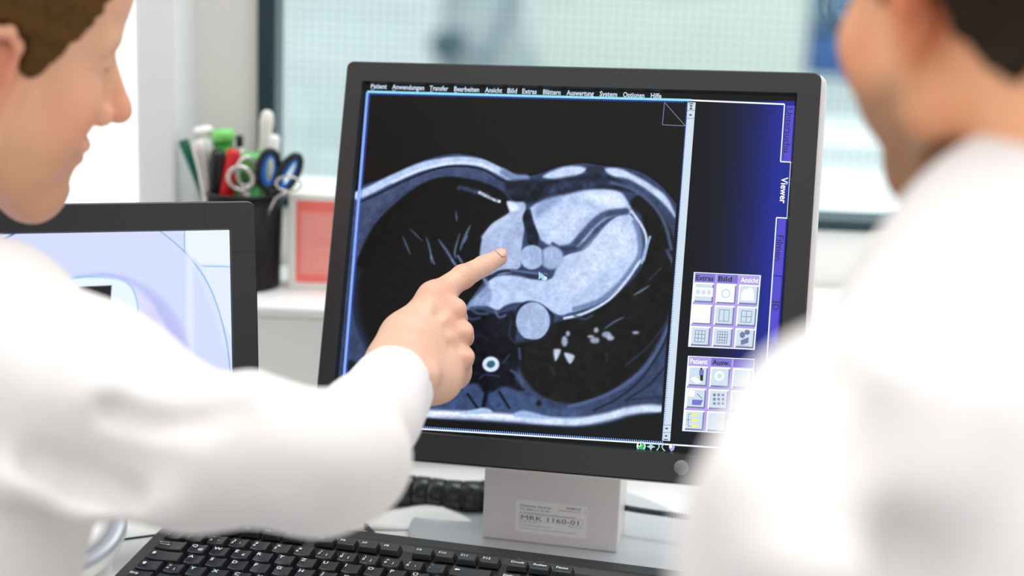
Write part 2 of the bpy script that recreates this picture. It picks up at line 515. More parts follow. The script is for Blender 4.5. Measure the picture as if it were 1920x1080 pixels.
def ring_strip(bm, loops, mis):
    b = bmesh.new(); q = [[b.verts.new((x, y, z)) for x, y in L] for L, z in loops]
    n = len(q[0])
    for A, B, mi in zip(q[:-1], q[1:], mis):
        for i in range(n):
            f = b.faces.new((A[i], A[(i+1) % n], B[(i+1) % n], B[i])); f.material_index = mi
    me = bpy.data.meshes.new('t'); b.to_mesh(me); b.free(); bm.from_mesh(me); bpy.data.meshes.remove(me)
ring_strip(bm, ((OUT, -.0075), (OUT, -.0012), (OUTi, 0), (INN, 0), (INNi, PZ - .001)), (1, 0, 0, 1))
bpart('bezel', bm, [M_bez, M_bez2], main)
bm = bmesh.new()
shell = lambda e, r: rrect(-SW/2 - ol - e, SW/2 + orr + e + (.0030 if e > -.002 else 0), -SH/2 - ob - e, SH/2 + ot + e * .3, r, 8)
ring_strip(bm, ((shell(-.003, .005), -.0060), (shell(.0006, .009), -.0068), (shell(.0012, .009), -.0085), (shell(.0008, .010), -.024), (shell(-.006, .012), -.034), (shell(-.03, .014), -.042), (shell(-.06, .02), -.062)), (0,)*6)
add_prism(bm, shell(-.06, .02), -.064, -.0619)
bpart('housing', bm, M_silver, main, smooth=True)
bm = bmesh.new()
bx, by = on_plane(1277, 877, MMi, 0.001)
add_lathe(bm, [(.0062, -.001), (.0062, .0012), (.0056, .0018), (.001, .0016)], 32, M=Matrix.Translation((bx, by, 0)))
bpart('power_button', bm, mat('button_grey', (118, 118, 118), .35, .4), main, smooth=True)

# ---- the picture on the panel, painted per vertex over a fine grid
NX, NY = 700, 560
def panel_grid(Mw, W, H, z, nx, ny):
    gx = np.linspace(-W/2, W/2, nx); gy = np.linspace(-H/2, H/2, ny)
    X, Y = np.meshgrid(gx, gy, indexing='xy')
    A = np.array(CAMR.transposed() @ Mw.to_3x3()); T = np.array(CAMR.transposed() @ (Mw.translation - EYE))
    Pc = np.stack([X, Y, np.full_like(X, z)], -1) @ A.T + T
    px = 960 + FPX * Pc[..., 0] / -Pc[..., 2]; py = 540 - FPX * Pc[..., 1] / -Pc[..., 2]
    return X, Y, px, py
def vnoise(shape, cell, seed, oct=3):
    r = np.random.RandomState(seed); out = np.zeros(shape); amp = 1; tot = 0
    for o in range(oct):
        c = max(cell / 2**o, 1.5); n0 = int(shape[0] / c) + 3; n1 = int(shape[1] / c) + 3
        g = r.rand(n0, n1)
        y = np.arange(shape[0]) / c; x = np.arange(shape[1]) / c
        yi = y.astype(int); xi = x.astype(int); fy = (y - yi)[:, None]; fx = (x - xi)[None]
        fy = fy*fy*(3-2*fy); fx = fx*fx*(3-2*fx)
        a = g[yi][:, xi]; b = g[yi][:, xi+1]; c_ = g[yi+1][:, xi]; d = g[yi+1][:, xi+1]
        out += amp * ((a*(1-fx)+b*fx)*(1-fy) + (c_*(1-fx)+d*fx)*fy); tot += amp; amp *= .55
    return out / tot
def spline(pts, n=6, closed=True):
    P = [np.array(p, float) for p in pts]; N = len(P); o = []
    rng = range(N) if closed else range(N - 1)
    for i in rng:
        g = (lambda j: P[j % N]) if closed else (lambda j: P[min(max(j, 0), N-1)])
        a, b, c, d = g(i-1), g(i), g(i+1), g(i+2)
        for t in np.linspace(0, 1, n, endpoint=False):
            o.append(.5*((2*b)+(-a+c)*t+(2*a-5*b+4*c-d)*t*t+(-a+3*b-3*c+d)*t**3))
    if not closed: o.append(P[-1])
    return np.array(o)
class Paint:
    def __init__(s, px, py, base):
        s.px, s.py = px, py; s.C = np.zeros(px.shape + (3,)) + np.array(base, float)
    def region(s, p, pad):
        lo = p.min(0) - pad; hi = p.max(0) + pad
        m = (s.px > lo[0]) & (s.px < hi[0]) & (s.py > lo[1]) & (s.py < hi[1])
        return m
    def segd(s, m, p, closed):
        x = s.px[m]; y = s.py[m]; D = np.full(x.shape, 1e9); W = np.zeros(x.shape, bool); L = np.zeros(x.shape)
        n = len(p)
        for i in range(n if closed else n - 1):
            a = p[i]; b = p[(i+1) % n]; ex, ey = b - a
            t = np.clip(((x-a[0])*ex + (y-a[1])*ey) / (ex*ex+ey*ey+1e-9), 0, 1)
            d = (x-a[0]-t*ex)**2 + (y-a[1]-t*ey)**2
            c = d < D; L[c] = i + t[c]; D = np.minimum(D, d)
            if closed:
                cr = ((a[1] > y) != (b[1] > y))
                if ey != 0: W ^= cr & (x < ex*(y-a[1])/ey + a[0])
        D = np.sqrt(D)
        return np.where(W, -D, D) if closed else D, L / max(n - 1, 1)
    def blend(s, m, a, col, mod=None):
        c = np.array(col, float)
        if mod is not None: c = np.clip(c[None] * mod[m][:, None], 0, 255)
        s.C[m] = s.C[m] * (1 - a[:, None]) + c * a[:, None]
    def poly(s, pts, col, soft=2.0, op=1.0, mod=None, curve=True):
        p = spline(pts) if curve else np.array(pts, float)
        m = s.region(p, soft * 2); d, _ = s.segd(m, p, True)
        a = np.clip(.5 - d / (2*soft), 0, 1); a = a*a*(3-2*a) * op
        s.blend(m, a, col, mod)
    def line(s, pts, wd, col, soft=1.5, op=1.0, mod=None, taper=False):
        p = spline(pts, closed=False) if len(pts) > 2 else np.array(pts, float)
        m = s.region(p, wd + soft * 2); d, L = s.segd(m, p, False)
        ww = wd / 2 * (np.sin(np.clip(L, 0, 1) * np.pi) ** .6 if taper else 1)
        a = np.clip(.5 - (d - ww) / (2*soft), 0, 1); a = a*a*(3-2*a) * op
        s.blend(m, a, col, mod)
    def disc(s, c, rx, ry, col, soft=2, op=1.0, mod=None, ang=0):
        t = np.linspace(0, 2*np.pi, 24, endpoint=False); ca, sa = math.cos(ang), math.sin(ang)
        s.poly([(c[0] + rx*math.cos(q)*ca - ry*math.sin(q)*sa, c[1] + rx*math.cos(q)*sa + ry*math.sin(q)*ca) for q in t], col, soft, op, mod, False)
def Z(*a): return [(640 + x/2.7, 100 + y/2.7) for x, y in a]
def Q(*a): return [(640 + x/2.7, 480 + y/2.7) for x, y in a]

X, Y, px, py = panel_grid(MM, SW - .001, SH - .001, PZ, NX, NY)
sh = px.shape
n1 = .90 + .20 * vnoise(sh, 14, 1); n2 = .55 + .9 * vnoise(sh, 22, 2); n3 = .80 + .40 * vnoise(sh, 9, 3); n4 = .3 + 1.4 * vnoise(sh, 10, 5)
P = Paint(px, py, (14, 14, 13))
P.poly([(690, 170), (1290, 190), (1244, 830), (640, 800)], (17, 17, 15), 1, curve=False)
# chest outline and its wall
body = [(640, 400), (676, 352), (720, 333), (788, 303), (850, 288), (905, 297), (940, 318), (975, 331), (1010, 326), (1050, 312), (1095, 306), (1135, 312),
        (1175, 315), (1215, 330), (1252, 362), (1275, 400), (1290, 470), (1290, 600), (1270, 720), (1245, 775), (1200, 790), (1140, 802), (1080, 808), (1000, 804), (900, 795), (815, 785), (700, 780), (600, 780), (600, 600)]
P.line([(x_, y_ - 2) for x_, y_ in body[:23]], 5, (8, 9, 12), 3)
P.poly(body, (52, 65, 99), 2, mod=n3)
P.poly(Z((60, 760), (200, 700), (350, 635), (480, 590), (600, 575), (720, 585), (800, 625), (700, 640), (560, 620), (450, 640), (330, 690), (220, 770), (150, 860), (100, 980), (60, 1080)), (64, 76, 112), 3, mod=n3)
P.line(Z((80, 720), (150, 690), (250, 640), (400, 575), (500, 552), (600, 542), (700, 553), (780, 585), (840, 618), (880, 640)), 15, (182, 203, 238), 3, mod=n1)
P.line(Z((820, 600), (870, 625), (935, 632)), 13, (120, 140, 185), 4, mod=n1)
P.line(Z((260, 650), (400, 590), (560, 555), (690, 560), (770, 590)), 5, (214, 230, 255), 3)
P.line(Z((95, 752), (200, 705), (350, 633), (500, 580), (620, 572), (720, 590), (790, 630), (830, 650)), 3, (14, 20, 34), 2)
P.poly(Z((1020, 625), (1080, 590), (1150, 572), (1220, 575), (1235, 595), (1160, 635), (1090, 640)), (196, 214, 246), 4, mod=n1)
P.poly(Z((1335, 585), (1400, 582), (1470, 610), (1560, 660), (1640, 720), (1680, 790), (1690, 830), (1640, 770), (1560, 700), (1460, 640), (1370, 620)), (194, 214, 246), 4, mod=n1)
P.poly(Z((1240, 590), (1270, 570), (1320, 575), (1330, 605), (1280, 620), (1245, 610)), (42, 46, 66), 3, mod=n3)
# lungs (dark)
P.poly(Z((70, 1080), (95, 1010), (160, 880), (240, 790), (340, 705), (430, 650), (520, 625), (620, 632), (720, 655), (800, 690), (850, 740), (860, 800), (800, 850), (740, 900), (712, 960), (700, 1010), (705, 1080))
       + Q((830, 0), (740, 100), (640, 250), (600, 400), (640, 560), (560, 640), (400, 640), (250, 620), (130, 500), (70, 370), (45, 230), (50, 110)), (9, 9, 9), 3, mod=n4)
P.line(Q((62, 60), (42, 180), (60, 330), (110, 460), (160, 540)), 9, (62, 80, 116), 5)
P.poly(Z((1460, 770), (1500, 720), (1560, 740), (1630, 830), (1680, 930), (1700, 1060)) + Q((1682, 160), (1660, 280), (1610, 420), (1520, 560), (1400, 660), (1280, 730), (1150, 745), (1030, 715), (950, 650), (900, 560), (880, 450), (1000, 420), (1080, 340), (1250, 290), (1400, 190), (1520, 60), (1540, -50), (1520, -200)), (16, 16, 17), 4, mod=n4)
P.poly(Z((830, 655), (920, 640), (1050, 640), (1180, 620), (1300, 610), (1400, 640), (1480, 700), (1440, 700), (1300, 680), (1150, 700), (1040, 740), (940, 755), (860, 740)), (24, 29, 44), 5, mod=n4)
P.line(Z((1040, 700), (1120, 670), (1230, 660), (1350, 665)), 14, (38, 48, 74), 6, mod=n4)
P.line(Z((600, 680), (680, 700), (740, 720)), 8, (60, 74, 108), 5, mod=n4)
P.line(Z((700, 705), (760, 735), (800, 750)), 6, (200, 215, 240), 2, mod=n4)
P.line(Z((1370, 655), (1480, 690), (1580, 770), (1640, 870), (1670, 990)), 6, (76, 92, 130), 4)
P.line(Z((1650, 1000), (1688, 1080)), 6, (70, 84, 120), 4)
P.line(Q((1700, 120), (1690, 240), (1640, 400), (1560, 540), (1440, 650), (1300, 720), (1150, 765)), 7, (76, 92, 132), 3)
P.line(Q((1680, 330), (1620, 470), (1520, 620), (1400, 720), (1280, 780)), 4, (26, 32, 50), 3)
P.line(Q((1640, 560), (1560, 650), (1440, 730)), 3, (24, 30, 46), 3)
# spine and back muscles
P.poly(Q((640, 260), (760, 280), (860, 270), (900, 330), (880, 420), (910, 520), (880, 620), (920, 680), (700, 690), (560, 690), (600, 560), (640, 480), (600, 360)), (16, 19, 30), 5, mod=n4)
P.poly(Q((380, 700), (480, 700), (600, 660), (690, 650), (730, 740), (700, 770), (560, 790), (380, 780)), (58, 76, 116), 5, mod=n3)
P.poly(Q((760, 700), (830, 660), (900, 690), (980, 720), (1080, 770), (1200, 780), (1200, 815), (1000, 800), (860, 790), (760, 770)), (60, 80, 120), 5, mod=n3)
P.line(Q((740, 640), (732, 700), (720, 760)), 7, (8, 10, 20), 4)
P.line(Q((800, 690), (850, 770)), 4, (10, 14, 26), 3); P.line(Q((640, 700), (690, 770)), 4, (10, 14, 26), 3)
P.disc(Q((1000, 745))[0], 5, 6, (16, 20, 34), 3)
for q in (((860, 580), (900, 610), (920, 660)), ((640, 640), (600, 600)), ((900, 470), (905, 520))): P.line(Q(*q), 5, (80, 100, 140), 3, .7)
P.line(Q((380, 790), (470, 800), (620, 805), (760, 812), (900, 822), (1040, 835), (1200, 838), (1340, 815), (1450, 785), (1560, 772), (1640, 780)), 15, (205, 222, 250), 5, mod=n1)
P.line(Q((470, 797), (620, 800), (760, 806), (900, 818)), 5, (245, 250, 255), 3)
P.poly(Q((600, 800), (720, 768), (760, 795)), (170, 195, 235), 3); P.poly(Q((880, 815), (920, 782), (1060, 822)), (160, 185, 228), 4)
P.poly(Q((380, 830), (620, 835), (860, 850), (1060, 862), (1220, 866), (1360, 845), (1460, 815), (1560, 800), (1660, 805), (1660, 960), (380, 880)), (16, 18, 20), 4)
P.line(Q((1440, 730), (1540, 720), (1640, 712)), 3, (30, 38, 58), 4)
# heart
bl = (168, 186, 222)
P.poly(Z((702, 1010), (715, 930), (760, 865), (820, 825), (850, 800), (840, 755), (880, 752), (930, 760), (930, 830), (925, 900), (915, 970), (910, 1060)) + Q((900, 60), (850, 85), (760, 95), (730, 60), (704, 0)), bl, 3, mod=n1)
P.poly(Z((840, 750), (880, 760), (900, 790), (870, 800), (850, 790)), (225, 235, 252), 4)
P.line(Z((720, 930), (780, 870), (850, 830)), 7, (190, 206, 238), 5)
P.poly(Z((950, 800), (980, 765), (1050, 740), (1140, 715), (1240, 692), (1340, 690), (1415, 705), (1450, 750), (1470, 800), (1440, 820), (1360, 830), (1290, 880), (1230, 950), (1180, 985), (1110, 985), (1040, 965), (1000, 930), (975, 870)), (184, 204, 242), 4, mod=n1)
P.poly(Z((1240, 720), (1330, 705), (1400, 715), (1440, 770), (1390, 775), (1300, 760)), (222, 234, 254), 9)
P.poly(Z((1060, 830), (1150, 790), (1230, 800), (1200, 870), (1130, 930), (1060, 920)), (196, 212, 242), 12, mod=n1)
P.poly(Z((1030, 740), (1120, 725), (1050, 790), (990, 830), (980, 790)), (140, 160, 200), 8)
P.poly(Z((1240, 990), (1290, 930), (1360, 850), (1440, 810), (1490, 850), (1510, 920), (1512, 1000), (1500, 1080)) + Q((1480, 60), (1420, 150), (1330, 220), (1230, 265), (1150, 290), (1110, 300), (1060, 280), (1010, 250), (900, 235), (830, 250), (790, 275), (720, 245), (650, 262), (690, 200), (740, 170), (735, 130), (800, 100), (880, 100), (980, 120), (1060, 115), (1090, 60), (1130, 0)), (184, 204, 242), 3, mod=n1)
P.poly(Z((1330, 900), (1420, 850), (1470, 900), (1450, 1030)) + Q((1330, 60), (1220, 170), (1120, 150), (1180, 40), (1240, -40)), (202, 217, 246), 14, mod=n1)
P.line(Z((1120, 990), (1170, 975), (1220, 920), (1280, 855), (1340, 815), (1440, 800)), 13, (66, 80, 116), 4, mod=n3)
P.line(Z((1070, 965), (1120, 990), (1180, 985)), 6, (40, 50, 80), 4)
P.line(Z((1485, 850), (1510, 930), (1510, 1020)) + Q((1480, 50), (1400, 150), (1300, 230), (1180, 268)), 9, (112, 130, 172), 4)
P.line(Z((1470, 800), (1530, 890), (1545, 960), (1530, 1040)) + Q((1510, 30), (1440, 130), (1350, 225), (1230, 290), (1130, 315)), 5, (206, 222, 250), 2.5)
P.line(Z((1562, 930), (1540, 1000), (1520, 1060)), 5, (150, 175, 215), 2)
P.poly(Z((955, 790), (930, 800), (918, 840), (935, 900), (945, 960), (985, 985), (1000, 930), (975, 860), (965, 820)), (20, 26, 42), 3, mod=n4)
P.disc(Z((965, 1032))[0], 23, 23, (164, 184, 222), 2.5, mod=n1)
P.disc(Z((1065, 1035))[0], 22, 22, (158, 178, 216), 4, mod=n1)
P.line(Z((1018, 1000), (1022, 1060)), 3, (110, 128, 168), 3)
P.line(Q((735, 125), (790, 85), (850, 75), (910, 85), (960, 103), (1030, 103)), 6, (34, 42, 68), 3)
P.line(Q((860, 72), (950, 84), (1040, 92)), 3, (100, 118, 160), 3)
P.poly(Q((640, 262), (700, 180), (740, 150), (760, 200), (740, 250)), (140, 160, 202), 6, mod=n3)
P.line(Q((620, 270), (700, 262), (780, 285), (880, 260)), 5, (60, 74, 110), 4)
P.line(Q((880, 290), (930, 240), (1000, 245), (1060, 290)), 6, (22, 28, 46), 3)
P.disc(Q((970, 330))[0], 32, 36, (166, 186, 224), 2.5, mod=n1)
P.line(Q((1070, 300), (1060, 370), (1010, 425), (930, 425)), 4, (20, 24, 36), 3)
for q, wd, cl in ((((650, 262), (690, 290), (740, 292)), 5, (70, 86, 124)), (((780, 280), (800, 310), (830, 300)), 5, (90, 108, 150)), (((620, 300), (660, 320), (700, 312)), 4, (60, 76, 112)),
                  (((860, 330), (850, 400), (880, 440)), 3, (44, 54, 84)), (((700, 620), (730, 600), (800, 610)), 3, (50, 64, 98)), (((820, 540), (850, 500)), 3, (52, 64, 96)), (((650, 430), (690, 400), (740, 420)), 6, (26, 32, 50)),
                  (((1180, 300), (1230, 320), (1270, 300)), 4, (60, 72, 100)), (((1060, 560), (1080, 600)), 3, (40, 46, 58)), (((1340, 490), (1345, 530)), 3, (40, 46, 58)), (((880, 590), (905, 640), (960, 690)), 4, (56, 70, 104))):
    P.line(Q(*q), wd, cl, 3, .85)
P.line(Q((80, 70), (66, 200), (88, 350), (140, 480)), 14, (34, 44, 70), 9, .8)
# spinal canal
P.disc(Q((757, 548))[0], 16, 14.5, (215, 230, 252), 2.5); P.disc(Q((757, 548))[0], 8, 6.5, (52, 92, 118), 2.5, ang=-.4)
# vessels in both lungs
for q, wd in ((((310, 925), (350, 1020)), 3), (((430, 930), (450, 1000), (455, 1060)), 4), (((490, 940), (540, 1010), (580, 1080)), 5), (((580, 800), (585, 850)), 3), (((655, 868), (625, 930), (600, 1000)), 5),
              (((600, 910), (575, 1000), (580, 1040)), 4), (((350, 890), (410, 950)), 2), (((640, 920), (620, 960)), 4)):
    P.line(Z(*q), wd, (112, 134, 176), 2.5, .75, taper=True)
for q, wd in ((((455, 0), (470, 40)), 3), (((560, 20), (600, 70)), 3), (((590, 0), (610, 30)), 4), (((715, 105), (740, 140)), 7), (((660, 230), (640, 262)), 6)): P.line(Q(*q), wd, (120, 145, 190), 2.5, .8)
for c, rx, ry in (((1147, 393), 4, 5), ((1130, 432), 6, 10), ((1290, 375), 4.5, 5), ((1283, 427), 9, 6), ((1343, 398), 9, 6), ((1362, 415), 7, 5), ((1490, 388), 6, 3), ((1262, 408), 6, 3)):
    P.disc(Q(c)[0], rx, ry, (190, 205, 235) if rx < 9 else (175, 190, 220), 3.5, .8)
P.poly(Q((1075, 475), (1110, 475), (1100, 510), (1082, 530)), (190, 204, 228), 3.5); P.poly(Q((1130, 490), (1180, 505), (1160, 545), (1140, 525)), (190, 204, 228), 3.5)
P.line(Q((1330, 370), (1380, 335), (1430, 310)), 4, (84, 96, 122), 3, taper=True)
P.line(Q((1480, 198), (1520, 175), (1560, 150)), 4, (96, 112, 148), 3, taper=True)
P.line(Q((1560, 120), (1620, 60)), 3, (60, 72, 100), 3, .7)
P.disc(Q((50, 560))[0], 10, 12, (20, 28, 34), 5)
P.line(Q((1440, 555), (1560, 450), (1650, 330)), 3, (40, 50, 74), 3)
# pane at the right: black turning blue to the right
m = (px > 1283 - (py - 190) * .0735)
u = np.clip((px - (1300 - (py - 190) * .075)) / 165, 0, 1)
v = np.clip(.35 + .65 * (np.minimum(py, 600) - 560) / 300, 0, 1)
blu = np.stack([16 + 16 * u**1.8, 17 + 26 * u**1.8, 20 + 126 * u**1.8], -1)
P.C[m] = blu[m]
top = py < (167 + (px - 690) * .0265) + 2
P.C[top] = (14, 14, 12)
bot = (py > 797 + (px - 690) * .0628 + 2)
P.C[bot] = (13, 13, 12)
n5 = vnoise(sh, 4, 11, 2)[..., None]
P.C = P.C * np.where((m | top | bot)[..., None], 1.0, .93 + .14 * n5) + (NR.rand(*sh)[..., None] - .5) * 4
lin = np.clip(P.C, 0, 255) / 255.0
lin = np.where(lin <= .04045, lin / 12.92, ((lin + .055) / 1.055) ** 2.4)
idx = np.arange(NX * NY).reshape(NY, NX)
Fq = np.stack([idx[:-1, :-1], idx[:-1, 1:], idx[1:, 1:], idx[1:, :-1]], -1).reshape(-1, 4)
M_scr = mat('screen_picture', (5, 5, 5), .30, eattr='tone', es=0.98, spec=.16)
mesh_vf('screen', np.stack([X, Y, np.full_like(X, PZ)], -1).reshape(-1, 3), Fq, M_scr, main, lin.reshape(-1, 3))

# ---- interface lines, buttons and lettering
UIC = {'white': (240, 250, 255), 'pale': (205, 226, 248), 'lav': (176, 158, 232), 'cyan': (140, 225, 250), 'tab': (74, 64, 204), 'ink': (4, 5, 22), 'icon': (205, 222, 238),
       'green': (40, 190, 110), 'yel': (240, 235, 130), 'pur': (120, 112, 205), 'blue': (36, 70, 190), 'lblue': (130, 170, 250), 'grey': (110, 120, 160), 'hi': (255, 255, 255), 'sky': (160, 214, 226)}
uik = list(UIC)
def emat(n, c, es=0.93): return mat('glow_' + n, (8, 8, 8), .4, emit=c, es=es)
uim = [emat(k, UIC[k]) for k in uik]
class Flat:
    def __init__(s, Mw, z): s.bm = bmesh.new(); s.Mi = Mw.inverted(); s.z = z; s.l = 0
    def P(s, x, y, z): a = on_plane(x, y, s.Mi, z); return Vector((a[0], a[1], z))
    def poly(s, pts, c, l=None):
        z = s.z + (s.l if l is None else l) * .00006
        f = s.bm.faces.new([s.bm.verts.new(s.P(x, y, z)) for x, y in pts])
        f.normal_update()
        if f.normal.z < 0: f.normal_flip()
        f.material_index = uik.index(c)
    def line(s, a, b, wd, c, l=None):
        a = Vector(a); b = Vector(b); n = (b - a).normalized(); n = Vector((-n.y, n.x)) * wd / 2
        s.poly([a + n, b + n, b - n, a - n], c, l)
    def path(s, pts, wd, c, l=None):
        for a, b in zip(pts[:-1], pts[1:]): s.line(a, b, wd, c, l)
    def circ(s, c0, rx, ry, c, l=None, n=20):
        s.poly([(c0[0] + rx*math.cos(2*math.pi*i/n), c0[1] + ry*math.sin(2*math.pi*i/n)) for i in range(n)], c, l)
    def text(s, t, a, b, hpx, c, l=3, bold=0.0):
        """text whose baseline runs from a to b (photo pixels)"""
        z = s.z + l * .00006
        A, B = s.P(*a, z), s.P(*b, z); d = (B - A); wd = d.length; d.normalize(); n = Vector((-d.y, d.x, 0))
        Mt = Matrix((( d.x, n.x, 0, A.x), (d.y, n.y, 0, A.y), (0, 0, 1, z), (0, 0, 0, 1)))
        text_bm(s.bm, t, Mt, wd, hpx * .000447, uik.index(c), bold=bold)
U = Flat(MM, PZ + .0002)
ty = lambda x: 172 + (x - 690) * .0262           # bright line under the menu
sbx = lambda y, o=0: 1296.5 + o - (y - 190) * .0757   # scroll bar centre
by_ = lambda x: 798 + (x - 690) * .0628          # lower line of the picture area
U.path([(689, ty(689)), (1000, ty(1000)), (1296, ty(1296))], 4.5, 'cyan', 0); U.path([(1290, ty(1290)), (1471, ty(1471) + 3)], 3, 'white', 0)
lx = lambda y: 689 - (y - 172) * .0823
U.line((lx(172), 172), (lx(798), 798), 5, 'lblue', 0)
U.line((lx(798) , by_(637)), (1245, by_(1245)), 3, 'white', 0); U.line((1240, by_(1240)), (1440, by_(1440)), 3, 'white', 0)
for i in range(150):
    t = i / 149; x = 692 + t * 588; U.poly([(x, ty(x) + 2), (x + 2, ty(x) + 2), (x + 2, ty(x) + 5.5), (x, ty(x) + 5.5)], 'blue', 1)
    x = 644 + t * 597; yb = by_(x); U.poly([(x, yb - 5), (x + 2, yb - 5), (x + 2, yb - 1), (x, yb - 1)], 'lblue', 1)
for i in range(150):
    t = i / 149; y = 178 + t * 612; x = lx(y) + 3; U.poly([(x, y), (x + 3, y), (x + 3, y + 2), (x, y + 2)], 'blue', 1)
    x = sbx(y) - 10; U.poly([(x, y + 12 + t * 24), (x + 3, y + 12 + t * 24), (x + 3, y + 14 + t * 24), (x, y + 14 + t * 24)], 'blue', 1)
y0, y1 = 192, 826
U.poly([(sbx(y0, -7), y0), (sbx(y0, 8), y0), (sbx(y1, 8), y1 + 1), (sbx(y1, -7), y1)], 'icon', 1)
for yy, dn in ((198, 0), (215, 0), (804, 1), (818, 1)):
    x = sbx(yy); s_ = 3.5 * (1 if dn else -1)
    U.poly([(x - 3.5, yy - s_/2), (x + 3.5, yy - s_/2), (x, yy + s_/2)], 'ink', 3)
for yy in (194.5, 824): U.line((sbx(yy) - 4, yy), (sbx(yy) + 4, yy), 1.6, 'ink', 3)
U.poly([(sbx(203) - 3.5, 205), (sbx(203) + 3.5, 205), (sbx(203), 201)], 'ink', 3)
for yy in (222, 207, 797, 811): U.line((sbx(yy) - 7, yy), (sbx(yy) + 8, yy), 1, 'grey', 3)
U.path([(1246, 192), (1242, 234), (1285, 236), (1246, 192)], 1.3, 'grey', 2)
# tabs at the right edge
U.poly([(1475, 198), (1491, 198), (1484, 303), (1466, 302)], 'tab', 0)
U.poly([(1459, 408), (1474, 409), (1467, 517), (1450, 516)], 'tab', 0)
U.poly([(1450, 518), (1466, 519), (1457, 640), (1441, 640)], 'tab', 0)
U.path([(1471, 196), (1463.5, 303), (1483, 304), (1476, 409), (1456, 408), (1440, 640), (1437, 690)], 2.2, 'white', 1)
U.text('Untersuchu...', (1475.5, 203), (1467.5, 297), 12, 'ink', 3)
U.text('Viewer', (1465.5, 332), (1462, 381), 12, 'hi', 3, .02)
U.text('Filmen', (1457.5, 441), (1453, 488), 12, 'ink', 3)
U.text('3D', (1449, 562), (1447.5, 581), 12, 'ink', 3)
for t, a, b in (('Patient', 695, 725), ('Anwendungen', 735, 795), ('Transfer', 805, 840), ('Bearbeiten', 851, 898), ('Ansicht', 909, 941), ('Bild', 951, 969), ('Extras', 979, 1006),
                ('Blättern', 1018, 1051), ('Auswertung', 1062, 1113), ('System', 1124, 1157), ('Optionen', 1168, 1208), ('Hilfe', 1220, 1240)):
    U.text(t, (a, 165.5 + (a - 695) * .0345), (b, 165.5 + (b - 695) * .0345), 9.5, 'pale', 3, .02)
    U.line((a + 1, 168 + (a - 695) * .0345), (a + 6, 168.2 + (a - 695) * .0345), 1, 'pale', 3)
# button palettes
def quadpt(c, u, v):
    a, b, cc, d = [Vector(q) for q in c]
    return (a * (1-u) + b * u) * (1-v) + (d * (1-u) + cc * u) * v
def palette(c, th, tabs, active):
    U.poly(c, 'white', 1)
    q = lambda u0, v0, u1, v1: [quadpt(c, u0, v0), quadpt(c, u1, v0), quadpt(c, u1, v1), quadpt(c, u0, v1)]
    U.poly(q(.02, .01, .98, .985), 'lav', 2)
    for i, t in enumerate(tabs):
        if i != active: U.poly(q(i/3 + .02, .012, i/3 + .325, th), 'pur', 3)
        if t: U.text(t, quadpt(c, i/3 + .04, th - .02), quadpt(c, i/3 + (.30 if len(t) > 4 else .24), th - .02), 9, 'hi' if i == active else 'ink', 5, .02)
    cells = []
    for r in range(3):
        for k in range(3):
            u0, u1 = k/3 + .02, (k+1)/3 - .02; v0 = th + .012 + r * (1 - th) / 3; v1 = v0 + (1 - th) / 3 - .03
            U.poly(q(u0, v0, u1, v1), 'hi', 3); U.poly(q(u0 + .02, v0 + .02, u1, v1), 'grey', 4); U.poly(q(u0 + .02, v0 + .02, u1 - .02, v1 - .02), 'icon', 5)
            cells.append((u0, v0, u1, v1))
    return q, cells
c1_ = [(1301, 510), (1427, 516), (1415, 656), (1290, 650)]
q, cells = palette(c1_, .125, ('Extras', 'Bild', 'Ansicht'), 2)
def sub(c, u0, v0, u1, v1): return (c[0] + (c[2]-c[0])*u0, c[1] + (c[3]-c[1])*v0, c[0] + (c[2]-c[0])*u1, c[1] + (c[3]-c[1])*v1)
def gridicon(q, c, nx, ny, col='ink'):
    a = sub(c, .25, .22, .75, .8)
    def pt(u, v): return quadpt(c1_, a[0] + (a[2]-a[0])*u, a[1] + (a[3]-a[1])*v)
    for i in range(nx + 1): U.line(pt(i/nx, 0), pt(i/nx, 1), 1, 'grey', 7)
    for i in range(ny + 1): U.line(pt(0, i/ny), pt(1, i/ny), 1, 'grey', 7)
for i, (a, b) in {4: (2, 1), 5: (2, 2), 6: (3, 3), 7: (4, 4)}.items(): gridicon(q, cells[i], a, b)
for i in (1, 3): U.poly(q(*sub(cells[i], .06, .06, .94, .94)), 'hi', 6)
U.poly(q(*sub(cells[0], .02, .25, .98, .7)), 'hi', 6); U.poly(q(*sub(cells[2], .15, .4, .8, .8)), 'hi', 6)
for k in range(3):
    p_ = quadpt(c1_, *[sub(cells[0], .22 + .28 * k, .48, 0, 0)[j] for j in (0, 1)]); U.circ(p_, 4, 5, 'icon', 7)
U.circ(quadpt(c1_, *sub(cells[1], .5, .5, 0, 0)[:2]), 9, 9, 'icon', 7); U.circ(quadpt(c1_, *sub(cells[1], .5, .5, 0, 0)[:2]), 6, 6, 'hi', 8)
U.circ(quadpt(c1_, *sub(cells[2], .35, .35, 0, 0)[:2]), 5, 5, 'hi', 7); U.circ(quadpt(c1_, *sub(cells[2], .6, .3, 0, 0)[:2]), 6, 6, 'hi', 7)
U.circ((1392, 628), 5, 6, 'grey', 7); U.circ((1401, 623), 5, 5, 'grey', 7); U.poly([(1389, 638), (1404, 632), (1403, 643), (1389, 647)], 'grey', 7)
U.text('auto', (1384, 650), (1402, 651), 4.5, 'grey', 7)
c2_ = [(1290, 667), (1415, 673), (1403, 815), (1279, 808)]
q, cells = palette(c2_, .12, ('Patient', 'Ausw.', ''), 0)
U.circ((1315, 692), 2.2, 2.5, 'ink', 7); U.poly([(1312, 696), (1319, 696), (1318, 714), (1313, 714)], 'ink', 7); U.poly([(1311, 694), (1320, 694), (1319, 703), (1311, 703)], 'pur', 8)
U.poly([(1294, 710), (1303, 706), (1316, 716), (1306, 720)], 'hi', 7)
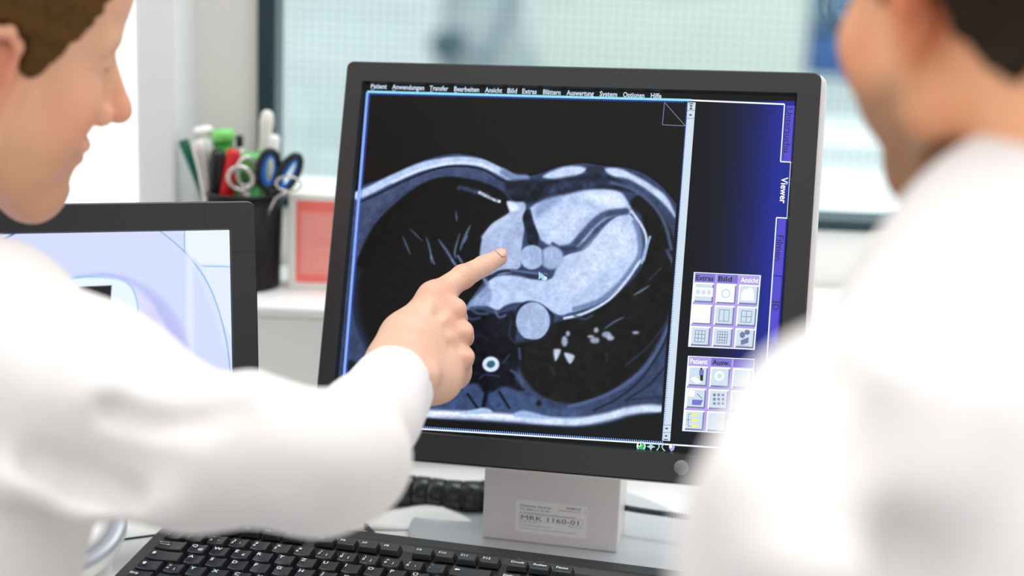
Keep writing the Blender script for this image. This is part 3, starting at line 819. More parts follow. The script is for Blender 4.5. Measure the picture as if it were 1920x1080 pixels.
U.poly([(1291, 731), (1303, 732), (1302, 744), (1290, 743)], 'hi', 7); U.line((1307, 738), (1316, 747), 1.5, 'grey', 7); U.poly([(1298, 749), (1318, 750), (1314, 760), (1297, 759)], 'pur', 7)
for k in range(3): U.poly([(1297, 774 + 11*k), (1308, 774.5 + 11*k), (1308, 780 + 11*k), (1296, 779.5 + 11*k)], 'yel', 7)
U.path([(1297, 776), (1291, 776), (1290, 799), (1296, 799)], 1, 'grey', 7); U.line((1286, 787), (1296, 787), 1, 'grey', 7)
U.circ((1349, 705), 9, 9, 'hi', 7); U.circ((1349, 705), 5, 5, 'icon', 8)
for k in range(9): U.poly([(1337 + 8*(k % 3), 738 + 8*(k//3)), (1342 + 8*(k % 3), 738 + 8*(k//3)), (1342 + 8*(k % 3), 743 + 8*(k//3)), (1337 + 8*(k % 3), 743 + 8*(k//3))], 'grey', 7)
# pointer, status symbols under the picture
U.poly([(1010, 509), (1010, 524), (1014, 521), (1020, 528), (1019, 519), (1022, 518)], 'sky', 3); U.circ((1022, 522), 4, 4, 'pale', 2)
U.circ((1202, 836.5), 8.5, 8.5, 'hi', 2); U.circ((1202, 836.5), 6.8, 6.8, 'green', 3)
U.poly([(1195, 837), (1195, 833), (1198, 830), (1202, 829.5), (1202, 837)], 'hi', 4); U.poly([(1196.5, 835.5), (1196.5, 833.5), (1198, 831.5), (1200.5, 831), (1200.5, 835.5)], 'ink', 5)
U.poly([(1220.5, 829), (1223, 835), (1229, 838), (1223, 840), (1220, 845), (1218, 840), (1212, 837), (1218, 835)], 'sky', 2)
U.path([(1230, 831), (1234, 833), (1236.5, 837), (1234, 841), (1231, 845)], 2, 'sky', 2); U.path([(1247, 833), (1243, 834), (1241, 838), (1243, 842), (1247, 846)], 2, 'sky', 2)
U.poly([(1254.5, 836), (1260, 833.5), (1265.5, 836), (1264, 843), (1259, 847), (1255, 842)], 'lav', 2); U.poly([(1254.5, 836), (1260, 833.5), (1260, 840), (1255, 840)], 'hi', 3)
bpart('interface', U.bm, uim, main, label='menus, tabs and icon buttons glowing on the screen')

# ---- stand of the main monitor
sx0 = onZ(903.7, 1008, DESKZ + .006); sx1 = onZ(1158, 1029, DESKZ + .006)
dX = (sx1 - sx0); SWD = dX.length; dX.normalize(); dY = Vector((0, 0, 1)).cross(dX)
MS = Matrix((( dX.x, dY.x, 0, sx0.x), (dX.y, dY.y, 0, sx0.y), (dX.z, 0, 1, DESKZ), (0, 0, 0, 1)))
MS = Matrix.Translation((sx0.x, sx0.y, DESKZ)) @ Matrix.Rotation(math.atan2(dX.y, dX.x) - math.radians(4.5), 4, 'Z')
COLT = min((MM @ Vector((x, -SH/2 - ob - .002, z))).z for x in (-.06, .06) for z in (0, -.05)) - .003
stand = thing('monitor_stand', 'silver-grey box stand with round foot carrying the large monitor', 'monitor stand', M=MS)
bm = bmesh.new(); add_box(bm, 0, SWD, 0, .058, .006, COLT - DESKZ, .0015, 2)
for v_ in bm.verts:                       # the top follows the slanted underside of the monitor
    if v_.co.z > .04:
        e_ = v_.co.z - (COLT - DESKZ)
        for _ in range(4):
            q_ = MMi @ (MS @ v_.co); dn_ = (MMi.to_3x3() @ Vector((0, 0, 1))).y
            v_.co.z += (-(SH/2 + ob + .0018) - q_.y) / dn_
        v_.co.z += e_
bpart('column', bm, M_silver, stand)
bm = bmesh.new(); add_lathe(bm, [(.128, 0), (.131, .001), (.131, .0045), (.1295, .0058), (.001, .006)], 80, M=Matrix.Translation((SWD/2, .03, 0)))
bpart('foot', bm, mat('foot_silver', (205, 209, 214), .28, .25), stand, smooth=False)
bm = bmesh.new(); add_box(bm, SWD/2 - .04, SWD/2 + .04, .062, .078, .006, .13, .004); add_box(bm, SWD/2 - .04, SWD/2 + .04, .05, .07, .006, .05, .002)
bpart('hinge', bm, M_silver, stand)
MF = MS @ Matrix.Rotation(math.pi/2, 4, 'X')           # x right, y up, z out of the front face (towards the camera)
MFi = MF.inverted()
a = on_plane(965, 996, MFi); b_ = on_plane(1099, 1011, MFi); c_ = on_plane(970, 936, MFi)
lw = math.hypot(b_[0]-a[0], b_[1]-a[1]); lh = math.hypot(c_[0]-a[0], c_[1]-a[1])
LAB = Matrix.Translation((a[0], a[1], 0)) @ Matrix.Rotation(math.atan2(b_[1]-a[1], b_[0]-a[0]), 4, 'Z')
bm = bmesh.new(); add_prism(bm, rrect(0, lw, 0, lh, .002), .0000, .0003, 0, LAB)
def lt(s, x, y, wd, h, mi, bold=0): text_bm(bm, s, LAB @ Matrix.Translation((x*lw, y*lh, .00036)), wd*lw, h*lh, mi, bold=bold)
lt('Customer Services', .06, .80, .43, .075, 1, .012); lt('SIEMENS', .70, .86, .205, .065, 1, .01); lt('Healthineers', .60, .775, .30, .06, 2, .0)
lt('Tel. 0800 311 22 44*', .06, .695, .42, .06, 3); lt('im Servicefall bitte diese Gerätekennung angeben', .06, .60, .78, .045, 3, .0)
lt('MRK 1160-01', .085, .405, .80, .135, 3)
lt('Fax 0800 333 33 44*', .06, .315, .25, .035, 4); lt('*gebührenfrei', .74, .315, .19, .035, 4); lt('service.healthineers@siemens.com', .06, .22, .45, .035, 4); lt('Healthineers Portal: www.siemens-healthineers.de/LifeNet', .06, .12, .80, .035, 4)
for r in ((.06, .38, .94, .385), (.06, .575, .94, .58), (.06, .38, .063, .58), (.937, .38, .94, .58)):
    add_box(bm, r[0]*lw, r[2]*lw, r[1]*lh, r[3]*lh, .0003, .00036, 0, 2, 4, LAB)
for k in range(5):
    a_ = (k - 2) * .5; add_box(bm, .955*lw + .0014*math.cos(a_) - .0003, .955*lw + .0014*math.cos(a_) + .0003, .83*lh + .0018*math.sin(a_) - .0003, .83*lh + .0018*math.sin(a_) + .0003, .0003, .00036, 0, 2, 5, LAB)
st = bpart('service_sticker', bm, [mat('sticker', (236, 232, 230), .4), mat('teal_ink', (10, 128, 136), .5), mat('orange_ink', (232, 120, 80), .5), mat('black_ink', (40, 36, 36), .5), mat('grey_ink', (110, 106, 106), .5), mat('pale_ink', (170, 180, 190), .5)], stand,
           M=Matrix.Rotation(math.pi/2, 4, 'X'), label='white service sticker with black number')

# ------------------------------------------------------------------ left monitor
d0 = 1.33
ang = math.radians(17); tl = math.radians(10)
r2 = Vector((math.cos(ang), math.sin(ang), 0)); bk = Vector((-math.sin(ang), math.cos(ang), 0))
u2 = Vector((0, 0, 1)) * math.cos(tl) + bk * math.sin(tl); n2_ = r2.cross(u2)
W2, H2 = .470, .252
tr = at(479, 377, d0)
ctr = tr - r2 * (W2/2) - u2 * (H2/2)
M2 = Matrix((( r2.x, u2.x, n2_.x, ctr.x), (r2.y, u2.y, n2_.y, ctr.y), (r2.z, u2.z, n2_.z, ctr.z), (0, 0, 0, 1)))
lm = thing('monitor', 'dark-framed monitor with the pale blue scanner picture behind the left man', 'monitor', M=M2)
bw = .0205
bm = bmesh.new()
o1 = rrect(-W2/2, W2/2, -H2/2, H2/2, .007, 8); o2 = rrect(-W2/2+.001, W2/2-.001, -H2/2+.001, H2/2-.001, .006, 8)
i1 = rrect(-W2/2+bw, W2/2-bw, -H2/2+bw, H2/2-bw-.002, .001, 8); i2 = rrect(-W2/2+bw+.0015, W2/2-bw-.0015, -H2/2+bw+.0015, H2/2-bw-.0035, .0006, 8)
ring_strip(bm, ((o1, -.012), (o1, -.001), (o2, 0), (i1, 0), (i2, -.003)), (0, 0, 0, 1))
add_box(bm, W2/2 - .042, W2/2 - .0415, H2/2 - bw, H2/2 - .001, -.0002, .0002, mi=1)
add_box(bm, W2/2 - bw, W2/2 - .001, H2/2 - .042, H2/2 - .0415, -.0002, .0002, mi=1)
bpart('bezel', bm, [mat('bezel_charcoal', (37, 39, 40), .42, noise=.06, nscale=500, bump=.12, bscale=2200), M_bez2], lm)
bm = bmesh.new(); s2 = lambda e: rrect(-W2/2 + e, W2/2 - e, -H2/2 + e, H2/2 - e, .01, 8)
ring_strip(bm, ((s2(.001), -.012), (s2(.002), -.03), (s2(.03), -.05)), (0, 0)); add_prism(bm, s2(.03), -.052, -.0499)
bpart('housing', bm, mat('black_plastic', (34, 35, 36), .5), lm)
X, Y, px, py = panel_grid(M2, W2 - 2*bw, H2 - 2*bw - .002, -.0025, 640, 380); Y = Y - .001
P = Paint(px, py, (210, 222, 248))
P.poly([(-400, 300), (300, 425), (345, 470), (390, 560), (415, 640), (420, 760), (-400, 760)], (205, 214, 246), 3)
P.poly([(345, 420), (440, 420), (440, 495), (375, 492), (345, 460)], (228, 236, 254), 2, curve=False); P.poly([(378, 497), (440, 497), (440, 640), (415, 600)], (220, 230, 252), 2, curve=False)
P.line([(296, 428), (330, 455), (362, 488), (390, 530), (410, 580), (425, 640), (432, 700)], 2, (120, 165, 215), 1.2)
P.line([(346, 425), (346, 470)], 2, (120, 175, 205), 1); P.line([(380, 497), (440, 498)], 1.6, (130, 180, 215), 1)
P.line([(30, 434), (-60, 480)], 3, (60, 110, 150), 1.5)
P.poly([(350, 440), (362, 440), (362, 720), (350, 720)], (228, 238, 255), 5, .6)
P.disc((190, 690), 170, 180, (170, 168, 228), 10, .55); P.disc((175, 700), 155, 185, (216, 220, 250), 6, .9)
P.line([(100, 530), (160, 515), (215, 515), (270, 540), (310, 590), (335, 650), (338, 740)], 3, (170, 190, 238), 3)
P.disc((225, 640), 70, 80, (176, 150, 216), 22, .8); P.disc((225, 590), 60, 60, (214, 214, 248), 14)
P.line([(120, 520), (180, 517), (240, 530), (258, 570), (255, 610)], 2, (130, 190, 225), 1.5)
P.poly([(130, 522), (235, 527), (255, 600), (200, 585), (120, 545)], (226, 240, 254), 3)
P.poly([(143, 536), (209, 533), (207, 565), (190, 562), (150, 556)], (22, 22, 30), 2, curve=False)
lin = np.clip(P.C, 0, 255) / 255.0; lin = np.where(lin <= .04045, lin / 12.92, ((lin + .055) / 1.055) ** 2.4)
idx = np.arange(640 * 380).reshape(380, 640); Fq = np.stack([idx[:-1, :-1], idx[:-1, 1:], idx[1:, 1:], idx[1:, :-1]], -1).reshape(-1, 4)
mesh_vf('screen', np.stack([X, Y, np.full_like(X, -.0025)], -1).reshape(-1, 3), Fq, mat('screen_picture_left', (10, 10, 10), .4, eattr='tone', es=1.0, spec=.3), lm, lin.reshape(-1, 3))
bt = ctr - u2 * (H2/2)
MS2 = Matrix.Translation((ctr.x + bk.x * .05, ctr.y + bk.y*.05, DESKZ)) @ Matrix.Rotation(ang, 4, 'Z')
ls = thing('monitor_stand', 'dark stand under the monitor with the scanner picture', 'monitor stand', M=MS2)
bm = bmesh.new(); add_box(bm, -.05, .05, -.015, .025, .008, ctr.z - DESKZ + .02, .004); bpart('column', bm, MATS['black_plastic'], ls)
bm = bmesh.new(); add_lathe(bm, [(.09, 0), (.09, .008), (.001, .009)], 60); bpart('foot', bm, MATS['black_plastic'], ls)

# ------------------------------------------------------------------ keyboard
KX, KY, KYAW, KT = -0.2775, 1.300, math.radians(-11.5), math.radians(3)
MK = Matrix.Translation((KX, KY, 0.754)) @ Matrix.Rotation(KYAW, 4, 'Z') @ Matrix.Rotation(KT, 4, 'X')
kb = thing('keyboard', 'black keyboard with white legends lying before the large monitor', 'keyboard', M=MK)
Uu = .01905
M_kb = mat('keyboard_case', (30, 28, 28), .38, bump=.2, bscale=900)
M_key = mat('keycap', (34, 37, 41), .30, spec=.6, bump=.15, bscale=1200)
M_leg = mat('legend_ink', (232, 236, 240), .5)
bm = bmesh.new()
# case: outline with a raised back band and a tray for the keys (local: x right, y away, z up; key tops near z = 0)
b = bmesh.new()
prof = [(.021, -.016), (.021, -.0045), (.0185, -.0022), (.004, -.0022), (-.004, -.006), (-.1335, -.0065), (-.142, -.009), (-.146, -.017)]
prof = [(y, z) for y, z in prof]
x0, x1 = -.0135, 23.0 * Uu
L = [b.verts.new((x0, y, z)) for y, z in prof]; Rr = [b.verts.new((x1, y, z)) for y, z in prof]
n = len(prof)
for i in range(n): b.faces.new((L[i], L[(i+1) % n], Rr[(i+1) % n], Rr[i]))
b.faces.new(L); b.faces.new(Rr[::-1]); bmesh.ops.recalc_face_normals(b, faces=b.faces[:])
bmesh.ops.bevel(b, geom=b.edges[:], offset=.0012, segments=2, profile=.5, affect='EDGES')
merge(bm, b)
bpart('case', bm, M_kb, kb, smooth=False)
rows = []
r0 = [(0, 'Esc')] + [(2 + i, 'F%d' % (i+1)) for i in range(4)] + [(6.5 + i, 'F%d' % (i+5)) for i in range(4)] + [(11 + i, 'F%d' % (i+9)) for i in range(4)] + [(15.25, 'Druck'), (16.25, 'Rollen'), (17.25, 'Pause')]
keys = [(x, 0.0, 1, t) for x, t in r0]
for i, t in enumerate(['^', '1', '2', '3', '4', '5', '6', '7', '8', '9', '0', 'ß', '´']): keys.append((i, 1.5, 1, t))
keys.append((13, 1.5, 2, '←'))
keys.append((0, 2.5, 1.5, 'Tab'))
for i, t in enumerate('QWERTZUIOPÜ+'): keys.append((1.5 + i, 2.5, 1, t))
keys.append((13.75, 2.5, 1.25, '↵'))
keys.append((0, 3.5, 1.75, '⇩'))
for i, t in enumerate('ASDFGHJKLÖÄ#'): keys.append((1.75 + i, 3.5, 1, t))
keys.append((0, 4.5, 1.25, '⇧'))
for i, t in enumerate('<YXCVBNM,.-'): keys.append((1.25 + i, 4.5, 1, t))
keys.append((12.25, 4.5, 2.75, '⇧'))
for x, wd, t in ((0, 1.25, 'Strg'), (1.25, 1.25, ''), (2.5, 1.25, 'Alt'), (3.75, 6.25, ''), (10, 1.25, 'AltGr'), (11.25, 1.25, ''), (12.5, 1.25, ''), (13.75, 1.25, 'Strg')): keys.append((x, 5.5, wd, t))
for i, t in enumerate(['Einfg', 'Pos1', 'Bild']): keys.append((15.25 + i, 1.5, 1, t))
for i, t in enumerate(['Entf', 'Ende', 'Bild']): keys.append((15.25 + i, 2.5, 1, t))
keys += [(16.25, 4.5, 1, '↑'), (15.25, 5.5, 1, '←'), (16.25, 5.5, 1, '↓'), (17.25, 5.5, 1, '→')]
for r in range(3):
    for i in range(4):
        if len(keys) < 100: keys.append((18.6 + i, 1.5 + r, 1, [['Num', '/', '*', '-'], ['7', '8', '9', '+'], ['4', '5', '6', '+']][r][i]))
second = {'1': '!', '2': '"', '3': '§', '4': '$', '5': '%', '6': '&', '7': '/', '8': '(', '9': ')', '0': '=', 'ß': '?', '^': '°', '´': '`', '<': '>', '+': '*', '#': "'", ',': ';', '.': ':', '-': '_'}
third = {'Q': '@', 'E': '€', '7': '{', '8': '[', '9': ']', '0': '}', 'ß': '\\', '2': '²', '3': '³', '+': '~', '<': '|'}
for kx, ky, kw, t in keys:
    fk = ky == 0
    W_, D_ = kw * Uu, Uu
    g = .0007
    zt = .0 if fk else .0015
    b = bmesh.new()
    h = .0045 if fk else .0075
    ins = .0016 if fk else .0021
    lo = [(g, -D_ + g + (.001 if fk else 0)), (W_ - g, -D_ + g + (.001 if fk else 0)), (W_ - g, -g), (g, -g)]
    if fk: lo = [(x_, y_ * .82 - .0015) for x_, y_ in lo]
    hi = [(lo[0][0] + ins, lo[0][1] + ins * .8), (lo[1][0] - ins, lo[1][1] + ins * .8), (lo[2][0] - ins, lo[2][1] - ins * .9), (lo[3][0] + ins, lo[3][1] - ins * .9)]
    # dished top made of a strip of quads, lower in the middle
    nn = 6
    A = [b.verts.new((x_, y_, zt - h)) for x_, y_ in lo]
    front = [b.verts.new((hi[0][0] + (hi[1][0]-hi[0][0]) * i/nn, hi[0][1], zt - .0009 * (0 if fk else math.sin(math.pi * i/nn)))) for i in range(nn+1)]
    back = [b.verts.new((hi[3][0] + (hi[2][0]-hi[3][0]) * i/nn, hi[3][1], zt + .0004 - .0009 * (0 if fk else math.sin(math.pi * i/nn)))) for i in range(nn+1)]
    for i in range(nn): b.faces.new((front[i], front[i+1], back[i+1], back[i]))
    b.faces.new([A[0], A[1]] + front[::-1]); b.faces.new([A[2], A[3]] + back)
    b.faces.new([A[1], A[2], back[-1], front[-1]]); b.faces.new([A[3], A[0], front[0], back[0]])
    bmesh.ops.recalc_face_normals(b, faces=b.faces[:])
    bmesh.ops.bevel(b, geom=[e for e in b.edges if max(v.co.z for v in e.verts) > zt - .002 and len([f for f in e.link_faces if abs(f.normal.z) < .9]) >= 1], offset=.0005, segments=2, profile=.5, affect='EDGES')
    k = bmesh.new(); merge(k, b)
    ko = bpart('key', k, M_key, kb, M=Matrix.Translation((kx * Uu, -ky * Uu, 0)))
    if t:
        lb = bmesh.new()
        def T(s, x, y, hh, wd=None):
            text_bm(lb, s, Matrix.Translation((x - .0008, y - .0006, zt + .00035)), wd, hh * 1.3, 0, bold=.02)
        if t in second:
            T(t, .0045, -.0128, .0026); T(second[t], .0055, -.0082, .0024)
            if t in third: T(third[t], .0115, -.0128, .0022)
        elif len(t) == 1:
            if t in '⇧⇩↵←→↑↓':
                d = {'⇧': 0, '⇩': 0, '↵': 90, '←': 90, '→': -90, '↑': 0, '↓': 180}[t]
                Mx = Matrix.Translation((.0075, -.0085, 0)) @ Matrix.Rotation(math.radians(d), 4, 'Z')
                add_prism(lb, [(-.0011, -.0022), (.0011, -.0022), (.0011, .0003), (.0021, .0003), (0, .0023), (-.0021, .0003), (-.0011, .0003)], zt + .0002, zt + .0004, 0, Mx)
            else:
                T(t, .0045, -.0085, .0034)
                if t in third: T(third[t], .0115, -.0128, .0024)
        elif fk: T(t, .0045, -.0088, .0024)
        elif t == 'Tab':
            for yy, dd in ((-.0075, 1), (-.0110, -1)):
                add_box(lb, .005, .012, yy - .0003, yy + .0003, zt + .0002, zt + .0004)
                xx = .012 if dd < 0 else .005
                add_prism(lb, [(xx, yy - .0012), (xx, yy + .0012), (xx + .002 * (-dd), yy)], zt + .0002, zt + .0004)
        else: T(t, .004, -.0085, .0024)
        lo_ = bpart('legend', lb, M_leg, ko)
bm = bmesh.new()
for x, s in ((15.6, 'S-Abf'), (16.6, 'Untbr')):
    text_bm(bm, s, Matrix.Translation((x * Uu, .0012, -.0015)), None, .0013, 0)
bpart('case_marking', bm, mat('faint_ink', (150, 150, 150), .5), kb)

# ------------------------------------------------------------------ cables behind the large monitor
def dpt(px, py, z): return onZ(px, py, z)
bm = bmesh.new()
path = [dpt(640, 905, DESKZ + .016), dpt(740, 918, DESKZ + .016), dpt(800, 925, DESKZ + .016), dpt(860, 932, DESKZ + .016), dpt(930, 930, DESKZ + .016), dpt(1010, 912, DESKZ + .016)]
pts = []; P_ = spline([tuple(p) for p in path], 8, False)
add_tube(bm, [Vector(p) for p in P_], .0135, 16)
cb = thing('cable_bundle', 'thick black wrapped cable bundle behind the large monitor, left of its stand', 'cable', loc=tuple(P_[20]))
def wpart(n, bm, m, par, smooth=True):
    o = bpart(n, bm, m, par, smooth=smooth); o.matrix_parent_inverse = Matrix.Translation(-par.location); return o
wpart('core', bm, mat('cable_black', (24, 24, 26), .45), cb)
bm = bmesh.new()
for i in range(1, len(P_) - 5, 4):
    a, b_ = Vector(P_[i]), Vector(P_[i+1]); c = a + (b_ - a) * .0; e = a + (Vector(P_[min(i+4, len(P_)-1)]) - a) * .94
    add_tube(bm, [c, c + (e-c)*.08, c + (e-c)*.92, e], [.0142, .0155, .0155, .0142], 18)
wpart('wrap', bm, mat('wrap_black', (38, 40, 44), .25), cb)
bm = bmesh.new(); P2 = spline([tuple(dpt(x, y, DESKZ + .03)) for x, y in ((1150, 948), (1200, 957), (1250, 964), (1320, 975))], 8, False)
b2 = [Vector(p) for p in P2]; rad = [.0032 + .0006 * (i % 2) for i in range(len(b2))]
add_tube(bm, b2, .0024, 10)
for i in range(40):
    t = i / 39 * (len(b2) - 1.01); k = int(t); p = b2[k].lerp(b2[k+1], t - k); q = b2[k].lerp(b2[k+1], min(t - k + .12, 1)); add_tube(bm, [p, q], .0033, 10)
tag(bpart('ribbed_cable', bm, mat('cable_dark', (60, 62, 64), .5), smooth=True), 'thin ribbed dark cable to the right of the silver stand', 'cable')
bm = bmesh.new(); P3 = spline([tuple(dpt(x, y, DESKZ + .003)) for x, y in ((560, 880), (640, 930), (678, 975), (692, 993), (712, 1012), (740, 1040))], 8, False)
add_tube(bm, [Vector(p) for p in P3], .0022, 10)
tag(bpart('keyboard_cable', bm, MATS['cable_black'], smooth=True), 'thin black cable coming out behind the keyboard below the pointing arm', 'cable')
# white loose sleeve of cable cloth: crumpled white bag under the cable bundle
bm = bmesh.new()
nx_, ny_ = 40, 20
V0, V1 = dpt(660, 945, DESKZ), dpt(900, 975, DESKZ)
b = bmesh.new(); grid = []
for j in range(ny_ + 1):
    row = []
    for i in range(nx_ + 1):
        u, v = i/nx_, j/ny_
        x = -.16 + .235 * u; y = -.055 + .10 * v + .004 * math.sin(9 * u)
        e = min(u, 1-u, v, 1-v) * 5
        z = .001 + .010 * min(e, 1) * (.55 + .45 * math.sin(14*u + 5*v + 2 * math.sin(6*v)))
        row.append(b.verts.new((x, y, z)))
    grid.append(row)
for j in range(ny_):
    for i in range(nx_): b.faces.new((grid[j][i], grid[j][i+1], grid[j+1][i+1], grid[j+1][i]))
merge(bm, b)
pc = dpt(775, 975, DESKZ)
pm = bpart('cleaning_cloth', bm, mat('cloth_white', (246, 244, 240), .8, bump=.2, bscale=300), smooth=True)
pm.location = (pc.x, pc.y + .03, DESKZ + .0005)
pm.modifiers.new('s', 'SOLIDIFY').thickness = .001
tag(pm, 'crumpled white cloth on the desk under the black cable bundle', 'cloth')
# round white device bottom left
dc = at(100, 985, 1.20)
tilt = math.radians(22)
MD = Matrix.Translation((dc.x, dc.y, DESKZ)) 
dev = thing('desk_speaker', 'round white device with grey rim on the desk below the left arm', 'device', M=MD)
dz = dc.z - DESKZ
bm = bmesh.new()
MT = Matrix.Translation((0, 0, dz)) @ Matrix.Rotation(tilt, 4, 'X')
add_lathe(bm, [(.050, -.016), (.0535, -.008), (.054, -.002)], 64, M=MT, cap=False)
prof_lo = []
add_lathe(bm, [(.034, .0), (.036, .002), (.042, max(dz - .035, .004))], 64, M=Matrix.Identity(4))
add_lathe(bm, [(.02, -.04), (.050, -.016)], 64, M=MT, cap=False)
bpart('body', bm, mat('device_white', (238, 236, 232), .4), dev, smooth=True)
bm = bmesh.new(); add_lathe(bm, [(.054, -.002), (.0545, .001), (.053, .003), (.044, .0022), (.0425, .0)], 64, M=MT, cap=False)
bpart('rim', bm, mat('device_grey', (176, 180, 188), .35, .2), dev, smooth=True)
bm = bmesh.new(); add_lathe(bm, [(.0428, .0005), (.03, .0012), (.001, .0015)], 64, M=MT)
bpart('top', bm, mat('device_top', (246, 245, 242), .45), dev, smooth=True)
# white folder with dark green edge
bm = bmesh.new(); fa, fb = dpt(215, 1007, DESKZ + .004), dpt(330, 992, DESKZ + .004)
v = (fb - fa).normalized(); nrm = Vector((-v.y, v.x, 0))
MFo = Matrix(((v.x, nrm.x, 0, fa.x), (v.y, nrm.y, 0, fa.y), (0, 0, 1, DESKZ), (0, 0, 0, 1)))
fo = thing('folder', 'white folder with a dark green edge left of the keyboard', 'folder', M=MFo)
bm = bmesh.new(); add_box(bm, -.02, .16, .0, .10, .0, .002, .0003); bpart('cover', bm, mat('folder_white', (240, 238, 234), .5), fo)
bm = bmesh.new(); add_box(bm, -.0195, .1595, -.0006, .0, .0002, .0018); bpart('edge_strip', bm, mat('folder_green', (50, 84, 74), .5), fo)

# ------------------------------------------------------------------ things on the ledge
LZ = LEDGE_Z
cc = onZ(448, 532, LZ); cc.y = 1.615
cc = onY(448, 532, 1.595); cupx = cc.x + .004
CUP = (cupx, 1.595, LZ)
R_, H_ = .0405, .098
cup = thing('pen_cup', 'black mesh pen cup full of pens and scissors on the ledge', 'pen cup', loc=CUP)
bm = bmesh.new(); add_lathe(bm, [(.001, 0), (.0375, 0), (.0385, .002), (.0385, .010), (R_, H_), (R_ - .001, H_), (.0375, .010), (.0365, .003), (.001, .003)], 56, cap=False)
cm = mat('mesh_black', (20, 19, 19), .3, .5)
# fine open mesh look: a small woven height pattern
nt_ = cm.node_tree; bs = nt_.nodes['Principled BSDF']
tcn = nt_.nodes.new('ShaderNodeTexCoord'); vo = nt_.nodes.new('ShaderNodeTexVoronoi'); vo.inputs['Scale'].default_value = 420
bpn = nt_.nodes.new('ShaderNodeBump'); bpn.inputs['Strength'].default_value = .7; bpn.inputs['Distance'].default_value = .001
nt_.links.new(tcn.outputs['Object'], vo.inputs['Vector']); nt_.links.new(vo.outputs['Distance'], bpn.inputs['Height']); nt_.links.new(bpn.outputs['Normal'], bs.inputs['Normal'])
bpart('cup_body', bm, cm, cup, smooth=True)
bm = bmesh.new(); add_tube(bm, [(R_*math.cos(i*math.pi/24), R_*math.sin(i*math.pi/24), H_) for i in range(48)], .0016, 8, closed=True)
bpart('rim', bm, mat('rim_black', (16, 16, 16), .35), cup, smooth=True)
def stick(name, label, cat, top, dy, parts, base=None):
    """a long thing leaning in the cup; top = photo spot of its upper end, dy = how far behind the cup axis"""
    tp = onY(top[0], top[1], CUP[1] + dy)
    bx_ = base if base else (max(-.022, min(.022, (tp.x - CUP[0]) * .3)), max(-.02, min(.02, dy * .8)))
    bp = Vector((CUP[0] + bx_[0], CUP[1] + bx_[1], LZ + .006))
    ax = (tp - bp); Ln = ax.length; ax.normalize()
    q = Vector((0, 0, 1)).rotation_difference(ax)
    Mx = Matrix.Translation(bp) @ q.to_matrix().to_4x4()
    root = thing(name, label, cat, M=Mx)
    for pn, m, prof, lab in parts(Ln):
        bm = bmesh.new(); add_lathe(bm, prof, 24); bpart(pn, bm, m, root, smooth=True, label=lab)
    return root, Mx, Ln
def S_(n, c, r=.4, **k): return mat(n, c, r, **k)
stick('paint_brush', 'dark green flat-ended stick, leftmost in the pen cup', 'brush', (343, 262), .0, lambda L: [
    ('handle', S_('green_dark', (0, 98, 78)), [(.0015, 0), (.003, .02), (.0032, L*.6), (.0045, L-.018), (.0055, L-.002), (.0045, L)], None)], base=(-.01, 0))
stick('marker_pen', 'thick white marker with rounded cap, left in the pen cup', 'marker', (379, 237), .012, lambda L: [
    ('barrel', S_('marker_white', (226, 224, 220), .35), [(.006, 0), (.0088, .01), (.0088, L-.05), (.0125, L-.03), (.0125, L-.014)], None),
    ('cap', S_('cap_white', (246, 244, 240), .35), [(.0125, L-.014), (.007, L-.0139), (.007, L-.008), (.0100, L-.0075), (.0105, L-.003), (.008, L)], None)])
stick('ballpoint_pen', 'silver-white pen leaning before the thick white marker in the cup', 'pen', (372, 262), -.018, lambda L: [
    ('barrel', S_('pen_silver', (206, 200, 196), .25, metal=.3), [(.003, 0), (.006, .01), (.0065, L-.03), (.0080, L-.012), (.0070, L-.003), (.004, L)], None)], base=(-.016, -.02))
stick('black_marker', 'black marker beside the red one in the pen cup', 'marker', (409, 282), -.022, lambda L: [
    ('barrel', S_('marker_body', (220, 218, 214)), [(.006, 0), (.0075, .008), (.0075, L-.052)], 'white barrel'),
    ('cap', S_('cap_black', (22, 22, 24), .35), [(.0078, L-.052), (.0082, L-.05), (.0072, L-.004), (.0060, L)], 'black cap')], base=(-.033, -.012))
stick('red_marker', 'red marker leaning right in the front of the pen cup', 'marker', (439, 281), -.02, lambda L: [
    ('barrel', S_('marker_body', (220, 218, 214)), [(.006, 0), (.0072, .008), (.0072, L-.052)], 'pale barrel'),
    ('cap', S_('cap_red', (206, 26, 30), .35), [(.0075, L-.052), (.0080, L-.05), (.0072, L-.003), (.0062, L)], 'red cap')], base=(-.029, -.020))
stick('highlighter', 'taller bright green highlighter behind the black marker', 'highlighter', (418, 243), .006, lambda L: [
    ('barrel', S_('hl_green_dark', (40, 150, 52)), [(.007, 0), (.0085, .01), (.0088, L-.012)], None),
    ('cap', S_('hl_green', (128, 216, 112), .35), [(.0088, L-.012), (.0112, L-.011), (.0115, L-.003), (.0095, L)], 'light green cap')])
stick('highlighter', 'lower pale green highlighter between the ring scissors and the blue-handled scissors', 'highlighter', (475, 288), .002, lambda L: [
    ('barrel', S_('hl_green_dark', (40, 150, 52)), [(.007, 0), (.0085, .01), (.0088, L-.028)], None),
    ('cap', S_('hl_green_pale', (112, 200, 112), .35), [(.0088, L-.028), (.0118, L-.027), (.0120, L-.002), (.0110, L)], 'pale green cap')])
stick('ballpoint_pen', 'slim pen with a black push button behind the red marker', 'pen', (449, 254), .016, lambda L: [
    ('barrel', S_('pen_clear', (200, 204, 200), .3), [(.002, 0), (.0052, .012), (.0052, L-.012)], None),
    ('push_button', S_('btn_black', (26, 26, 28), .4), [(.0034, L-.012), (.0038, L-.01), (.0038, L-.001), (.003, L)], 'black button')])
